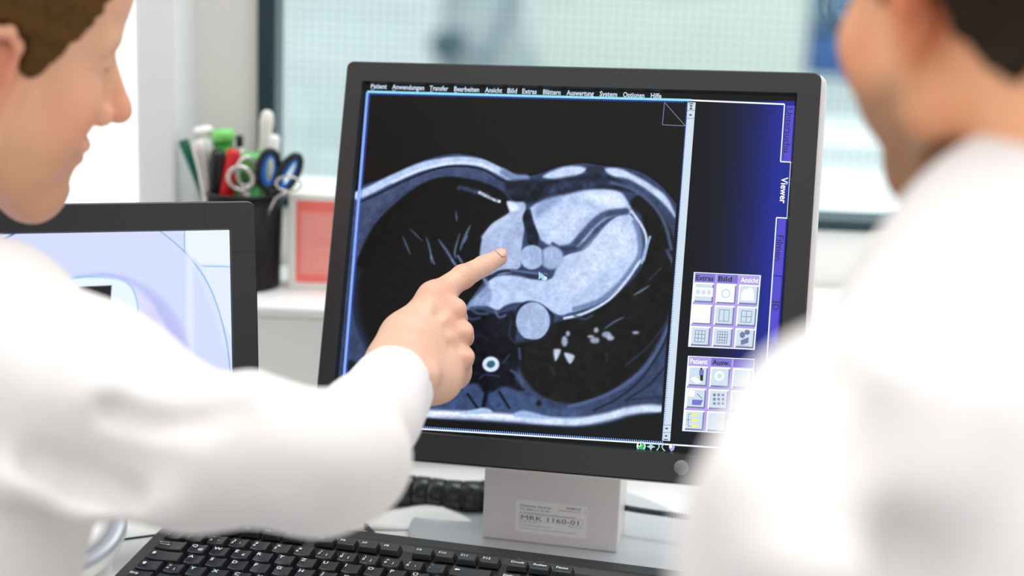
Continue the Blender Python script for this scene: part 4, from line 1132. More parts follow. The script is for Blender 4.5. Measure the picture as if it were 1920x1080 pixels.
stick('spatula', 'tall white round-ended stick, highest in the pen cup', 'stick', (502, 207), .02, lambda L: [
    ('blade', S_('stick_white', (232, 228, 218), .45), [(.004, 0), (.0052, .02), (.0058, L-.03), (.0072, L-.012), (.0060, L-.003), (.003, L)], None)])
stick('glue_stick', 'short white tube at the right back of the pen cup', 'tube', (515, 253), .018, lambda L: [
    ('tube', S_('tube_white', (240, 238, 234), .4), [(.006, 0), (.0066, L-.022), (.0066, L-.016), (.0060, L-.004), (.004, L)], None)])
def ring_handle(bm, c, u, v, rx, ry, r, n=36):
    add_tube(bm, [c + u*rx*math.cos(2*math.pi*i/n) + v*ry*math.sin(2*math.pi*i/n) for i in range(n)], r, 12, closed=True)
X_, Z_ = Vector((1, 0, 0)), Vector((0, 0, 1))
# silver ring scissors, in front
YS = CUP[1] - .035
sc = thing('ring_scissors', 'silver metal scissors with round finger rings at the front of the cup', 'scissors', loc=(CUP[0] + .01, CUP[1] - .03, LZ + .02))
def spart(n, bm, m, root): 
    o = bpart(n, bm, m, root, smooth=True); o.matrix_parent_inverse = Matrix.Translation(-root.location); return o
chrome = mat('chrome', (214, 208, 204), .18, .9)
bm = bmesh.new(); ring_handle(bm, onY(451, 335, YS), X_, (Z_ + Vector((0, -.3, 0))).normalized(), .0120, .0130, .0022)
add_tube(bm, [onY(452, 354, YS), onY(462, 380, YS + .014), Vector((CUP[0] + .012, CUP[1] - .026, LZ + .03))], [.002, .0028, .002], 10)
spart('finger_ring', bm, chrome, sc)
bm = bmesh.new(); ring_handle(bm, onY(462, 322, YS + .01), (X_ + Vector((0, .6, 0))).normalized(), Z_, .0100, .0145, .0020)
add_tube(bm, [onY(462, 350, YS + .01), onY(466, 380, YS + .016), Vector((CUP[0] + .014, CUP[1] - .024, LZ + .03))], [.002, .0028, .002], 10)
spart('finger_ring', bm, chrome, sc)
# blue and black scissors
YB = CUP[1] - .022
sb = thing('office_scissors', 'scissors with black and blue handles leaning at the right of the cup', 'scissors', loc=(CUP[0] + .02, CUP[1] - .02, LZ + .02))
for c_, rx, ry, lean in (((503, 318), .0100, .0190, .12), ((541, 325), .0085, .0200, .50)):
    vv = (Z_ + X_ * lean).normalized(); uu = (X_ - Z_ * lean).normalized()
    uu2 = (uu + Vector((0, .35, 0))).normalized()
    c0_ = onY(c_[0], c_[1], YB)
    bm = bmesh.new(); ring_handle(bm, c0_, uu2, vv, rx, ry, .0036)
    add_tube(bm, [c0_ - vv*ry, onY(505 if c_[0] < 520 else 520, 366, YB + .004), Vector((CUP[0] + .024, CUP[1] - .012, LZ + .05))], [.0036, .004, .003], 12)
    h = spart('handle', bm, mat('grip_black', (18, 20, 24), .4), sb)
    bm = bmesh.new(); ring_handle(bm, c0_ + Vector((.0012, .001, 0)), uu2, vv, rx - .0032, ry - .0036, .0030)
    o = bpart('grip_lining', bm, mat('grip_blue', (16, 108, 206), .4), h, smooth=True, label='blue lining')
bm = bmesh.new(); add_box(bm, -.004, .004, -.0012, .0012, 0, .07, .0005, M=Matrix.Translation((CUP[0] + .022, CUP[1] - .012, LZ + .008)))
spart('blade', bm, chrome, sb)
sc2 = thing('wire_loop', 'thin silver wire ring before the blue-handled scissors', 'ring', loc=tuple(onY(540, 350, YB - .018)))
bm = bmesh.new(); ring_handle(bm, onY(541, 345, YB - .016), X_, (Z_ + Vector((0, -.4, 0))).normalized(), .0125, .0085, .0012)
add_tube(bm, [onY(538, 358, YB - .016), onY(516, 372, YB - .012), Vector((CUP[0] + .020, CUP[1] - .022, LZ + .06))], .0012, 8)
o = spart('loop', bm, chrome, sc2)

# red card box with white border
p0, p1 = onY(539, 555, 1.585), onY(539, 362, 1.585)
BW = .105
bxh = onY(545, 363, 1.585).z - LZ
MB_ = Matrix.Translation((p0.x, 1.585, LZ))
rb = thing('card_box', 'white box with a coral-red printed front on the ledge, left of the large monitor', 'box', M=MB_)
bm = bmesh.new(); add_box(bm, 0, BW, 0, .035, 0, bxh, .0012, 2); bpart('carton', bm, mat('carton_white', (240, 236, 230), .55), rb)
bm = bmesh.new(); add_box(bm, .0085, BW - .008, -.0006, .0, .0075, bxh - .0065); lb_ = bpart('printed_panel', bm, mat('coral', (252, 122, 112), .5), rb, label='coral-red panel')
bm = bmesh.new(); add_box(bm, .0125, BW - .012, -.0009, -.0006, .016, bxh - .0175)
rr_ = random.Random(3)
bpart('inner_field', bm, mat('coral_pale', (250, 156, 146), .5), lb_)
bm = bmesh.new()
yy = bxh - .024
while yy > .022:
    x = .017
    while x < BW - .022:
        wv = rr_.uniform(.003, .010); add_box(bm, x, min(x + wv, BW - .018), -.0011, -.0009, yy, yy + .0016); x += wv + .0016
        if rr_.random() < .06: break
    yy -= .0046
bpart('fine_print', bm, mat('print_pale', (252, 176, 166), .6), lb_)
# white bottle just behind, mostly hidden by the monitor
bt_ = onY(648, 420, 1.64)
wb = thing('white_bottle', 'white plastic bottle behind the red card box, mostly hidden by the monitor', 'bottle', loc=(bt_.x, 1.655, LZ))
zt_ = onY(640, 348, 1.64).z - LZ; zn = onY(640, 286, 1.64).z - LZ
bm = bmesh.new(); add_lathe(bm, [(.024, 0), (.0265, .002), (.0265, zt_ - .008), (.022, zt_), (.011, zt_ + .004), (.0095, zt_ + .008)], 40)
wpart('body', bm, mat('bottle_white', (232, 232, 228), .4), wb)
bm = bmesh.new(); add_lathe(bm, [(.0105, zt_ + .008), (.0108, zn - .003), (.009, zn)], 32); wpart('cap', bm, mat('cap_ivory', (238, 236, 230), .4), wb)

# ------------------------------------------------------------------ people
def blotch(V, sc, seed):
    r = np.random.RandomState(seed); a = np.zeros(len(V))
    for i in range(7):
        k = r.randn(3); k /= np.linalg.norm(k); a += np.sin(V @ k * sc * (1 + i * .6) + r.rand() * 6.3) / (1 + i * .4)
    return a / 4
def lin3(c): return np.array(srgb(c))
M_skin = mat('skin', rough=.46, attr='tone', sss=.06, bump=.45, bscale=420, spec=.4)
def head_solid(jaw=1.0, neckdir=(-.35, 0, -1), neck_l=.13):
    S = Solid()
    S.ell((-.012, 0, .058), (.096, .077, .088), k=.01)            # braincase
    S.ell((.041, 0, .060), (.060, .064, .064), k=.03)             # forehead
    S.ell((.045, 0, -.010), (.052, .056, .060), k=.03)            # mid face
    for s in (-1, 1):
        S.ell((.068, s * .042, -.012), (.026, .024, .024), k=.02)  # cheekbone
        S.cap((.012, s * .060, -.012), (.012, s * .056, -.060), .012, .011, k=.02)   # jaw behind
        S.cap((.012, s * .054, -.062), (.080, s * .016, -.092), .012, .013, k=.022)  # jaw line
        S.ell((.052, s * .040, -.040), (.034, .020, .034), k=.02)  # cheek
        S.cap((.090, s * .014, .034), (.077, s * .048, .037), .010, .009, k=.012)    # brow ridge
    S.ell((.088, 0, -.086), (.018, .022, .016), k=.018)           # chin
    S.ell((.060, 0, -.060), (.044, .038, .036), k=.02)            # mouth block
    S.cap((.020, 0, -.060), (.070, 0, -.088), .030, .020, k=.02)  # under the jaw
    for s in (-1, 1):
        S.ell((.096, s * .033, .021), (.013, .016, .011), k=.010, sub=True)  # eye socket
        S.ell((.081, s * .033, .021), (.0125, .0155, .0115), k=.004)         # lids
    # nose
    S.cap((.088, 0, .012), (.104, 0, -.016), .0140, .0150, k=.014)
    S.cap((.094, 0, .026), (.123, 0, -.008), .0070, .0088, k=.008)
    S.ell((.125, 0, -.014), (.013, .0115, .0100), k=.006)
    for s in (-1, 1):
        S.ell((.108, s * .0135, -.019), (.011, .0072, .0085), k=.004)
        S.ell((.113, s * .0065, -.0265), (.006, .0032, .004), k=.002, sub=True)
    # lips
    S.cap((.100, -.018, -.044), (.100, .018, -.044), .005, .005, k=.006)
    S.ell((.1045, 0, -.0435), (.0060, .019, .0046), k=.005)
    S.ell((.1030, 0, -.0545), (.0060, .017, .0050), k=.005)
    S.ell((.1120, 0, -.0490), (.0050, .026, .0010), k=.002, sub=True)
    S.ell((.104, 0, -.0690), (.006, .018, .0055), k=.006, sub=True)
    # ears
    for s in (-1, 1):
        S.ell((-.006, s * .073, -.004), (.016, .006, .026), k=.006)
        e = [(.004, s*.074, .006), (.003, s*.080, .020), (-.008, s*.085, .029), (-.020, s*.088, .026), (-.026, s*.089, .010), (-.022, s*.086, -.008), (-.012, s*.081, -.022), (-.004, s*.077, -.030)]
        for a, b in zip(e[:-1], e[1:]): S.cap(a, b, .0042, .0042, k=.004)
        S.ell((-.003, s*.0765, -.030), (.0065, .005, .0085), k=.003)
        S.ell((-.007, s*.082, .002), (.0105, .006, .017), k=.003, sub=True)
        S.ell((.005, s*.077, -.004), (.004, .0035, .005), k=.003)
    # neck
    nd = np.array(neckdir, float); nd /= np.linalg.norm(nd)
    a = np.array((-.030, 0, -.035)); S.cap(a, a + nd * neck_l, .054, .058, k=.03)
    S.cap((-.055, 0, .0), a + nd * neck_l * .8, .045, .050, k=.03)
    return S
def place(V, M):
    A = np.array(M.to_3x3()); return V @ A.T + np.array(M.translation)
def frame(org, fwd, upv):
    f = Vector(fwd).normalized(); l = Vector(upv).cross(f).normalized(); u = f.cross(l)
    return Matrix(((f.x, l.x, u.x, org.x), (f.y, l.y, u.y, org.y), (f.z, l.z, u.z, org.z), (0, 0, 0, 1)))
def camdir(x, y, z): return RT * x + UP * y - fw * z        # z towards the camera
def join_vf(parts):
    Vs, Fs, Cs = [], [], []; o = 0
    for V, F, C in parts: Vs.append(V); Fs.append(F + o); Cs.append(C); o += len(V)
    return np.concatenate(Vs), np.concatenate(Fs), np.concatenate(Cs)
def face_color(V, base, red, stub, beard=.5):
    C = np.tile(lin3(base), (len(V), 1)); b = blotch(V, 60, 4)[:, None]
    C = C * (1 + .05 * b)
    def mixc(m, c): 
        nonlocal C; m = np.clip(m, 0, 1)[:, None]; C = C * (1 - m) + lin3(c) * m
    x, y, z = V.T
    g = lambda cx, cy, cz, r: np.exp(-(((x-cx)**2 + (np.abs(y)-cy)**2 + (z-cz)**2) / r**2))
    mixc(.55 * g(.120, 0, -.014, .016), red); mixc(.45 * g(.07, .05, -.02, .026), red); mixc(.8 * g(-.012, .086, .0, .030), red)
    mixc(.75 * np.exp(-((x-.108)**2/.008**2 + (y/.020)**2 + ((z+.049)/.0095)**2)), (196, 116, 104))
    sb = np.clip((-.030 - z) / .02, 0, 1) * np.clip((x + .005) / .02, 0, 1) * np.clip((.106 - x) / .01 + (z < -.06), 0, 1)
    mixc(beard * sb * (z > -.13), stub)
    mixc(.55 * np.clip((.0015 - np.abs(z - .018)) / .001, 0, 1) * (x > .08) * (np.abs(np.abs(y) - .033) < .014), (90, 60, 44))
    return C
def hair_solid(front, sideburn, nape, seed, thick=.007, low=False):
    """a cap over the braincase: front = hairline height, sideburn = lowest point before the ear, nape = lowest at the back"""
    S = Solid()
    S.ell((-.014, 0, .060), (.096 + thick, .0775 + thick, .088 + thick * 1.4), k=.01)
    S.ell((.034, 0, .066), (.058 + thick * .9, .0635 + thick, .064 + thick), k=.03)
    S.ell((-.040, 0, .010), (.066 + thick, .066 + thick, .060), k=.03)
    if low: S.cap((-.050, 0, .0), (-.078, 0, -.14), .063, .060, k=.02)
    return S
def hair_mesh(front, sideburn, nape, seed, thick=.007, res=.0025, temple=.046, low=False):
    S = hair_solid(front, sideburn, nape, seed, thick, low)
    V, F = nets(S, (-.16, -.11, -.16), (.13, .11, .18), res)
    x, y, z = V.T
    xs = np.array([-.13, -.055, -.036, -.028, .010, .016, .032, .044, .060, .078, .12])
    zs = np.array([nape, nape, -.02, .033, .035, sideburn, sideburn + .004, .034, temple, front, front + .01])
    edge = np.interp(x, xs, zs) + .003 * np.sin(170*x + seed) + .002 * np.sin(400*y + 90*x)
    # below the edge the cap sinks under the skin
    s = np.clip((edge - z) / .012, 0, 1); s = s * s * (3 - 2 * s)
    c = np.array((.0, 0, .03)); n = V - np.array([[0, 0, .02]]); n /= np.linalg.norm(n, axis=1)[:, None]
    strand = .0011 * np.sin(900*y + 60*np.sin(40*x)) + .0010 * np.sin(640*x + 500*z + 30*np.sin(60*y)) + .0014 * blotch(V, 240, seed)
    V = V + n * (strand * (1 - s) - s * .020)[:, None]
    keep = (s < .98)[F].any(1); F = F[keep]
    used = np.unique(F); mp = -np.ones(len(V), int); mp[used] = np.arange(len(used))
    return V[used], mp[F], s[used]
M_hair = mat('hair', rough=.7, attr='tone', bump=.5, bscale=700, stretch=(1, 1, .15), spec=.15)

def build_head(root, MH, base, red, stub, beard, hair_c, hair_args, neckdir, neck_l, res, extra=None):
    S = head_solid(neckdir=neckdir, neck_l=neck_l)
    V, F = nets(S, (-.16, -.11, -.24), (.15, .11, .16), res); V = relax(V, F, 1)
    C = face_color(V, base, red, stub, beard)
    V = place(V, MH)
    HV, HF, hs = hair_mesh(**hair_args)
    b = blotch(HV, 300, 9)[:, None]
    HC = np.clip(lin3(hair_c) * (1 + .35 * b), 0, 1); 
    mesh_vf('hair', place(HV, MH), HF, M_hair, root, HC)
    return V, F, C

# ---------- the left man
lman = thing('person', 'man in a white coat at the left, pointing at the heart scan', 'person', loc=tuple(at(-60, 900, 1.05)))
lman.location = (-.45, 1.0, 0)
def under(o, root):
    o.matrix_parent_inverse = Matrix.Translation(-root.location); return o
LD = 1.09
F_ = camdir(.80, -.22, -.55); U_ = camdir(.37, .90, .20)
HO = at(-29, 92, 1.10)
MH = frame(HO, F_, U_) @ Matrix.Diagonal((.82, .86, 1.0, 1))
Vh, Fh, Ch = build_head(lman, MH, (234, 178, 144), (222, 122, 98), (186, 138, 98), .45, (92, 64, 28),
                        dict(front=.104, sideburn=-.004, nape=-.055, seed=3, thick=.009, temple=.056), (-.55, 0, -1), .15, .0022)
# body under the coat
SH_L = at(-60, 700, 1.05); EL = at(600, 874, 1.03); WR = at(750, 712, 1.235)
TB = Solid()
TB.cap(at(-560, 740, 1.10), at(-600, 1450, 1.02), .12, .13, k=.03)
TB.cap(at(-400, 680, 1.13), SH_L, .05, .045, k=.02)
TB.cap(SH_L, EL, .038, .026, k=.01)
TB.cap(EL, WR, .026, .0215, k=.01)
Vt, Ft = nets(TB, (-1.0, .70, .45), (.0, 1.45, 1.35), .008)
Ct = np.tile(lin3((226, 178, 148)), (len(Vt), 1))
# ---- the pointing hand (right hand, seen from its back)
H = Solid()
fs = .0103
def J(x, y, d): return at(x, y, d)
def tipdepth(px_, py_):
    x_, y_ = on_plane(px_, py_, MMi, PZ + .0005); p = MM @ Vector((x_, y_, PZ)); return (p - EYE).dot(fw)
TD = tipdepth(938, 482) - .0085
M2i, PI_, DI_, TI_ = J(812, 557, TD - .060), J(868, 519, TD - .033), J(906, 499, TD - .013), J(936, 483, TD - .001)
Mm, Mr, Mp = J(839, 584, TD - .062), J(853, 625, TD - .066), J(857, 668, TD - .074)
# forearm end and wrist
H.cap(at(718, 760, 1.215), at(745, 712, 1.236), .0255, .0245, k=.01)
H.ell(at(752, 700, 1.240), (.030, .026, .026), k=.012)
Wc = at(752, 703, 1.242)
mid = lambda a, b, t: a + (b - a) * t
# palm block made of metacarpals
for m_, r0, r1, off in ((M2i, .0140, .0112, (-10, 12)), (Mm, .0150, .0115, (-4, 4)), (Mr, .0145, .0105, (8, 6)), (Mp, .0135, .0098, (22, 14))):
    st_ = at(752 + off[0], 690 + off[1], 1.246)
    H.cap(st_, m_, r0, r1, k=.009)
# palm thickness on the far side
H.cap(at(770, 640, 1.262), at(835, 600, TD - .040), .022, .016, k=.015)
H.cap(at(790, 690, 1.262), at(845, 668, TD - .048), .021, .014, k=.015)
H.cap(at(815, 715, 1.262), at(852, 700, TD - .058), .0165, .0140, k=.012)      # little-finger edge of the palm
H.cap(at(782, 716, 1.245), at(826, 712, 1.262), .0170, .0150, k=.012)
H.ell(at(801, 703, 1.229), (.0095, .0095, .0090), k=.006)                         # wrist bone
# thumb side: base of the thumb, folded under the palm
H.cap(at(731, 668, 1.252), at(752, 628, 1.276), .0150, .0135, k=.014)
H.cap(at(752, 628, 1.276), at(786, 590, 1.300), .0130, .0110, k=.012)
H.cap(at(786, 590, 1.302), at(816, 594, 1.312), .0105, .0098, k=.006)
H.cap(at(812, 588, 1.312), at(838, 603, 1.312), .0098, .0085, k=.004)
# index finger
H.cap(M2i, PI_, .0108, .0097, k=.010)
H.cap(PI_, DI_, .0097, .0085, k=.004)
H.cap(DI_, TI_, .0085, .0072, k=.003)
# curled fingers: knuckle -> middle joint (away from the camera) -> end (back towards the palm)
for kn, pj, dj, tj, r in ((Mm, (854, 597, TD - .028), (838, 612, TD - .010), (818, 620, TD - .022), .0104),
                          (Mr, (867, 632, TD - .032), (850, 644, TD - .014), (828, 648, TD - .028), .0099),
                          (Mp, (868, 674, TD - .044), (852, 682, TD - .026), (832, 684, TD - .038), .0090)):
    a, b, c, e = kn, J(*pj), J(*dj), J(*tj)
    H.ell(a, (r * 1.12, r * 1.12, r * 1.12), k=.006)
    H.cap(a, b, r, r * .93, k=.004); H.cap(b, c, r * .93, r * .85, k=.003); H.cap(c, e, r * .85, r * .75, k=.002)
# tendons and veins on the back
def ten(a, b, r, lift, k=.006):
    q = camdir(0, 0, 1) * lift
    H.cap(a + q, b + q, r, r, k=k)
ten(mid(Wc, M2i, .35), mid(Wc, M2i, .90), .0034, .0140, .005)
ten(mid(Wc, Mm, .35), mid(Wc, Mm, .90), .0032, .0130, .005)
ten(mid(Wc, Mr, .45), mid(Wc, Mr, .90), .0028, .0118, .005)
H.ell(at(853, 581, TD - .066), (.0098, .0098, .0098), k=.003)
H.ell(at(866, 623, TD - .070), (.0098, .0098, .0098), k=.003)
H.ell(at(869, 668, TD - .078), (.0092, .0092, .0092), k=.003)
for a_, b_ in (((852, 560, TD - .078), (822, 590, TD - .088)), ((876, 602, TD - .080), (842, 612, TD - .090)), ((886, 646, TD - .082), (850, 648, TD - .094))):
    H.cap(at(*a_), at(*b_), .0040, .0022, k=.007, sub=True)
for q_, r_ in ((PI_, .0100), (DI_, .0086)):        # creases over the finger joints
    n_ = camdir(-.2, .35, .9); H.ell(q_ + n_ * (r_ + .0004), (.0016, .0016, .0016), k=.0025)
hc = np.array(at(825, 615, 1.275))
Vd, Fd = nets(H, hc - (.085, .10, .085), hc + (.075, .10, .085), .0011)
Vd = relax(Vd, Fd, 2, .5)
Cd = np.tile(lin3((226, 182, 156)), (len(Vd), 1)) * (1 + .035 * blotch(Vd, 160, 8)[:, None])
def tint(C, V, p, r, c, a):
    m = a * np.exp(-((V - np.array(p)) ** 2).sum(1) / r**2)[:, None]; return C * (1 - m) + lin3(c) * m
for p_, r_, a_ in ((M2i, .015, .5), (Mm, .014, .65), (Mr, .013, .65), (Mp, .013, .6), (PI_, .010, .6), (DI_, .007, .25), (TI_, .010, .30), (at(770, 660, 1.24), .02, .25)):
    Cd = tint(Cd, Vd, p_, r_, (214, 134, 112), a_)
V, F, C = join_vf([(Vh, Fh, Ch), (Vt, Ft, Ct), (Vd, Fd, Cd)])
under(mesh_vf('body', V, F, M_skin, lman, C), lman)
for o in lman.children:
    if o.name.startswith('hair'): under(o, lman)
# nail of the index finger
ax = (TI_ - DI_).normalized(); toward = (camdir(-.1, .45, .9) - ax * camdir(-.1, .45, .9).dot(ax)).normalized(); sd = ax.cross(toward)
bm = bmesh.new(); b = bmesh.new(); g = []
for j in range(9):
    row = []
    for i in range(9):
        u = (i / 8 - .5) * 2; v = j / 8
        lim = math.sqrt(max(0, 1 - abs(2 * v - 1) ** 3)) ** .7
        aa = u * .72 * max(lim, .15)
        rr = .0081 - .0006 * v
        row.append(b.verts.new(TI_ + ax * (-.0042 + .0100 * v - .0012 * u * u * v) + (toward * math.cos(aa) + sd * math.sin(aa)) * rr))
    g.append(row)
for j in range(8):
    for i in range(8): b.faces.new((g[j][i], g[j][i+1], g[j+1][i+1], g[j+1][i]))
merge(bm, b)
nl = bpart('fingernail', bm, mat('nail', (228, 176, 154), .25, coat=.3), lman, smooth=True); under(nl, lman)
nl.modifiers.new('s', 'SOLIDIFY').thickness = .0004
# eyebrow and lashes on the visible side
bm = bmesh.new()
pts = [MH @ Vector(p) for p in ((.0975, -.018, .038), (.0945, -.026, .043), (.0885, -.037, .045), (.080, -.047, .042))]
add_tube(bm, pts, [.001, .0018, .0018, .0008], 10)
under(bpart('eyebrow', bm, mat('brow_hair', (150, 106, 66), .7), lman, smooth=True), lman)
bm = bmesh.new(); pts = [MH @ Vector(p) for p in ((.0925, -.021, .017), (.0925, -.032, .0155), (.088, -.044, .017))]
add_tube(bm, pts, [.0006, .0010, .0006], 8); under(bpart('eyelashes', bm, mat('lash', (84, 56, 40), .7), lman, smooth=True), lman)

# ---- white coat of the left man
M_coat = mat('coat_cotton', (231, 226, 223), .85, bump=.25, bscale=700, noise=.012, nscale=14, sheen=.15)
CT = Solid()
CT.cap(at(-560, 700, 1.10), at(-600, 1500, 1.02), .165, .17, k=.05)          # torso
CT.cap(tuple(MH @ Vector((-.15, 0, -.165))), at(-420, 720, 1.12), .066, .12, k=.04)
CT.cap(at(-420, 640, 1.14), at(-60, 640, 1.08), .090, .070, k=.04)             # shoulder yoke
CT.cap(at(-40, 690, 1.05), at(150, 764, 1.02), .080, .066, k=.03)            # shoulder into upper arm
CT.cap(at(150, 764, 1.02), at(380, 850, 1.01), .066, .047, k=.02)
CT.cap(at(380, 850, 1.01), at(570, 868, 1.015), .047, .040, k=.02)          # upper arm
CT.cap(at(570, 864, 1.015), at(655, 858, 1.05), .040, .042, k=.02)
CT.cap(at(610, 872, 1.03), at(700, 780, 1.165), .040, .033, k=.02)         # forearm
CT.cap(at(700, 780, 1.165), at(735, 727, 1.222), .034, .0325, k=.012)
CT.cap(at(-60, 840, 1.04), at(-110, 1120, 1.02), .066, .070, k=.02)
CT.cap(at(-110, 1000, 1.03), at(-500, 1000, 1.06), .09, .12, k=.03)          # flank hanging below the arm
# folds
def fold(pts, r, k=.02, sub=False):
    for a, b in zip(pts[:-1], pts[1:]): CT.cap(at(*a), at(*b), r, r, k=k, sub=sub)
fold([(430, 757, 1.00), (475, 738, 1.01), (520, 758, 1.03), (590, 790, 1.05)], .010, .02)
fold([(190, 745, .965), (300, 790, .975), (380, 790, .985), (450, 760, .99)], .009, .02)
fold([(615, 810, 1.03), (635, 850, 1.01), (610, 900, 1.0)], .007, .015)
fold([(640, 762, 1.15), (672, 790, 1.12), (690, 830, 1.11)], .008, .015)
fold([(30, 900, .955), (160, 935, .96), (300, 955, .965)], .010, .022)
fold([(90, 960, .93), (60, 1100, .92)], .009, .02, True)
fold([(205, 772, .957), (290, 796, .954), (370, 788, .958), (440, 762, .966)], .006, .012, True)
fold([(60, 872, .95), (150, 905, .952), (250, 930, .962)], .007, .014, True)
# cuff opening at the wrist
wd_ = (at(752, 700, 1.245) - at(700, 790, 1.15)).normalized()
wp = at(737, 722, 1.236)
CT.plane(wp, wd_, k=.001)
CT.cap(wp - wd_ * .05, wp + wd_ * .05, .0285, .0285, k=.002, sub=True)
CT.disp(lambda P, D: .0016 * np.sin(P[..., 0] * 55 + P[..., 2] * 38 + 2 * np.sin(P[..., 1] * 22)) * np.sin(P[..., 2] * 47 - P[..., 1] * 30))
# neck opening
NB = MH @ Vector((-.10, 0, -.13)); NT = MH @ Vector((-.03, 0, -.03))
CT.cap(tuple(NB), tuple(NT), .056, .058, k=.006, sub=True)
Vc, Fc = nets(CT, (-.95, .66, .56), (.02, 1.48, 1.36), .0046); Vc = relax(Vc, Fc, 2)
coat = under(mesh_vf('white_coat', Vc, Fc, M_coat, lman), lman)
# separate cuff band
CF = Solid(); CF.cap(wp - wd_ * .052, wp + wd_ * .02, .0345, .0315, k=.001)
CF.plane(wp + wd_ * .0008, wd_, k=.0022); CF.plane(wp - wd_ * .050, -wd_, k=.002)
CF.cap(wp - wd_ * .06, wp + wd_ * .05, .0285, .0285, k=.002, sub=True)
CF.disp(lambda P, D: .0006 * np.sin(P[..., 0] * 130 + P[..., 2] * 90))
q_ = np.array(wp - wd_ * .02); Vf, Ff = nets(CF, q_ - .065, q_ + .065, .0016); Vf = relax(Vf, Ff, 1)
cf = under(mesh_vf('cuff', Vf, Ff, M_coat, coat), lman); cf.matrix_parent_inverse = Matrix.Identity(4); cf.matrix_parent_inverse = coat.matrix_parent_inverse.copy() if False else Matrix.Identity(4)
# collar
CL = Solid(); CL.cap(tuple(MH @ Vector((-.085, 0, -.105))), tuple(MH @ Vector((-.070, 0, -.085))), .071, .069, k=.001)
CL.cap(tuple(MH @ Vector((-.10, 0, -.14))), tuple(MH @ Vector((-.03, 0, -.03))), .0645, .0645, k=.002, sub=True)

# ---------- the right man
rman = thing('person', 'man in a white coat at the right, seen from behind, his shoulder filling the corner', 'person', loc=(.25, .6, 0))
RD = .83
F2 = camdir(-.35, -.03, -.93); U2 = camdir(-.04, 1.0, .0)
HO2 = at(1898, 0, .832)
MH2 = frame(HO2, F2, U2) @ Matrix.Scale(.93, 4)
Vh, Fh, Ch = build_head(rman, MH2, (240, 172, 126), (204, 88, 46), (138, 98, 62), .8, (44, 32, 20),
                        dict(front=.082, sideburn=.0, nape=-.052, seed=5, thick=.009, low=True), (-.75, 0, -1), .16, .0024)
TB = Solid()
TB.cap(at(2100, 760, .82), at(2080, 1350, .74), .11, .12, k=.03)
TB.cap(at(2030, 640, .80), at(1720, 860, .68), .045, .045, k=.03)
TB.cap(at(1680, 880, .665), at(1590, 1500, .62), .045, .038, k=.02)
Vt, Ft = nets(TB, (-.05, .45, .60), (.75, 1.15, 1.40), .009); Ct = np.tile(lin3((226, 178, 148)), (len(Vt), 1))
V, F, C = join_vf([(Vh, Fh, Ch), (Vt, Ft, Ct)])
mesh_vf('body', V, F, M_skin, rman, C)
CT = Solid()
CT.cap(at(2110, 770, .80), at(2100, 1400, .72), .150, .160, k=.04)
CT.cap(at(2100, 1400, .72), (.31, .56, .55), .160, .165, k=.04)                 # back
CT.cap(at(2010, 500, .80), at(1810, 742, .72), .066, .070, k=.04)                # shoulder slope
CT.cap(at(1645, 900, .655), at(1588, 1080, .63), .069, .064, k=.03)            # shoulder cap and upper arm
CT.cap(at(1590, 1080, .63), at(1575, 1500, .60), .066, .060, k=.02)
CT.cap(tuple(MH2 @ Vector((-.135, 0, -.175))), at(2100, 800, .80), .070, .13, k=.05)
fold([(1690, 950, .585), (1705, 1030, .575), (1720, 1300, .56)], .010, .02, True)
fold([(1640, 720, .60), (1740, 800, .60), (1760, 900, .59)], .012, .03)
fold([(1450, 760, .62), (1420, 900, .60), (1440, 1050, .58)], .008, .03)
fold([(1560, 700, .61), (1520, 800, .585), (1530, 950, .57)], .007, .025, True)
CT.disp(lambda P, D: .0014 * np.sin(P[..., 0] * 40 + P[..., 2] * 30 + 1.5 * np.sin(P[..., 1] * 22)) * np.sin(P[..., 2] * 34 - P[..., 0] * 30))
Vc, Fc = nets(CT, (-.05, .34, .45), (.80, 1.18, 1.40), .0055); Vc = relax(Vc, Fc, 2)
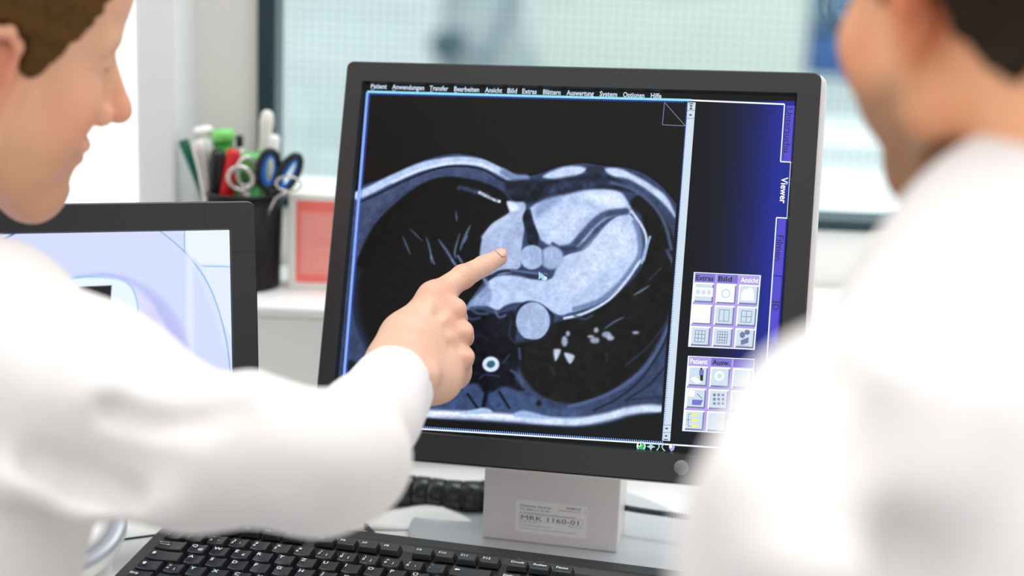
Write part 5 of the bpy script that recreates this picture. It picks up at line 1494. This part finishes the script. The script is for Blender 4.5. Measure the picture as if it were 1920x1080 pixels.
rcoat = mesh_vf('white_coat', Vc, Fc, M_coat, rman)
# stand-up collar round the neck
CL = Solid()
nb = MH2 @ Vector((-.104, 0, -.134)); ntp = MH2 @ Vector((-.068, 0, -.086)); nd_ = (ntp - nb).normalized()
CL.cap(nb - nd_ * .03, nb + nd_ * .16, .066, .062, k=.001); CL.plane(nb + nd_ * .020, nd_, k=.004); CL.plane(nb - nd_ * .02, -nd_, k=.003)
CL.cap(nb - nd_ * .1, nb + nd_ * .2, .0595, .0575, k=.002, sub=True)
q_ = np.array(nb); Vl, Fl = nets(CL, q_ - .13, q_ + .13, .0028)
mesh_vf('collar', Vl, Fl, M_coat, rcoat)
for o in list(rman.children) :
    under(o, rman)
# glasses
M_gl = mat('glasses_metal', (60, 70, 86), .3, .8)
gl_ = thing('glasses', 'thin dark-rimmed glasses worn by the right man', 'glasses', M=MH2)
for s in (-1, 1):
    bm = bmesh.new(); n = 40
    pts = [(.108 - .010 * (abs(.025 * math.cos(a)) / .025) * (1 if math.cos(a) > 0 else .3), s * (.034 + .025 * math.cos(a)), .016 + .0185 * math.sin(a)) for a in [2*math.pi*i/n for i in range(n)]]
    add_tube(bm, pts, .0011, 8, closed=True); rim = bpart('rim', bm, M_gl, gl_, smooth=True)
    bm = bmesh.new(); b = bmesh.new(); b.faces.new([b.verts.new(p) for p in pts]); merge(bm, b)
    g_ = mat('lens', (255, 255, 255), .02, trans=1.0, spec=.5); g_.node_tree.nodes['Principled BSDF'].inputs['IOR'].default_value = 1.02
    ln = bpart('lens', bm, g_, rim); ln.modifiers.new('s', 'SOLIDIFY').thickness = .0012
    bm = bmesh.new(); add_tube(bm, [(.099, s * .059, .022), (.090, s * .070, .022), (.040, s * .0765, .020), (-.005, s * .080, .020), (-.022, s * .080, .002)], .0012, 8); bpart('temple_arm', bm, M_gl, gl_, smooth=True)
bm = bmesh.new(); add_tube(bm, [(.108, -.0095, .018), (.112, 0, .022), (.108, .0095, .018)], .0011, 8); bpart('bridge', bm, M_gl, gl_, smooth=True)
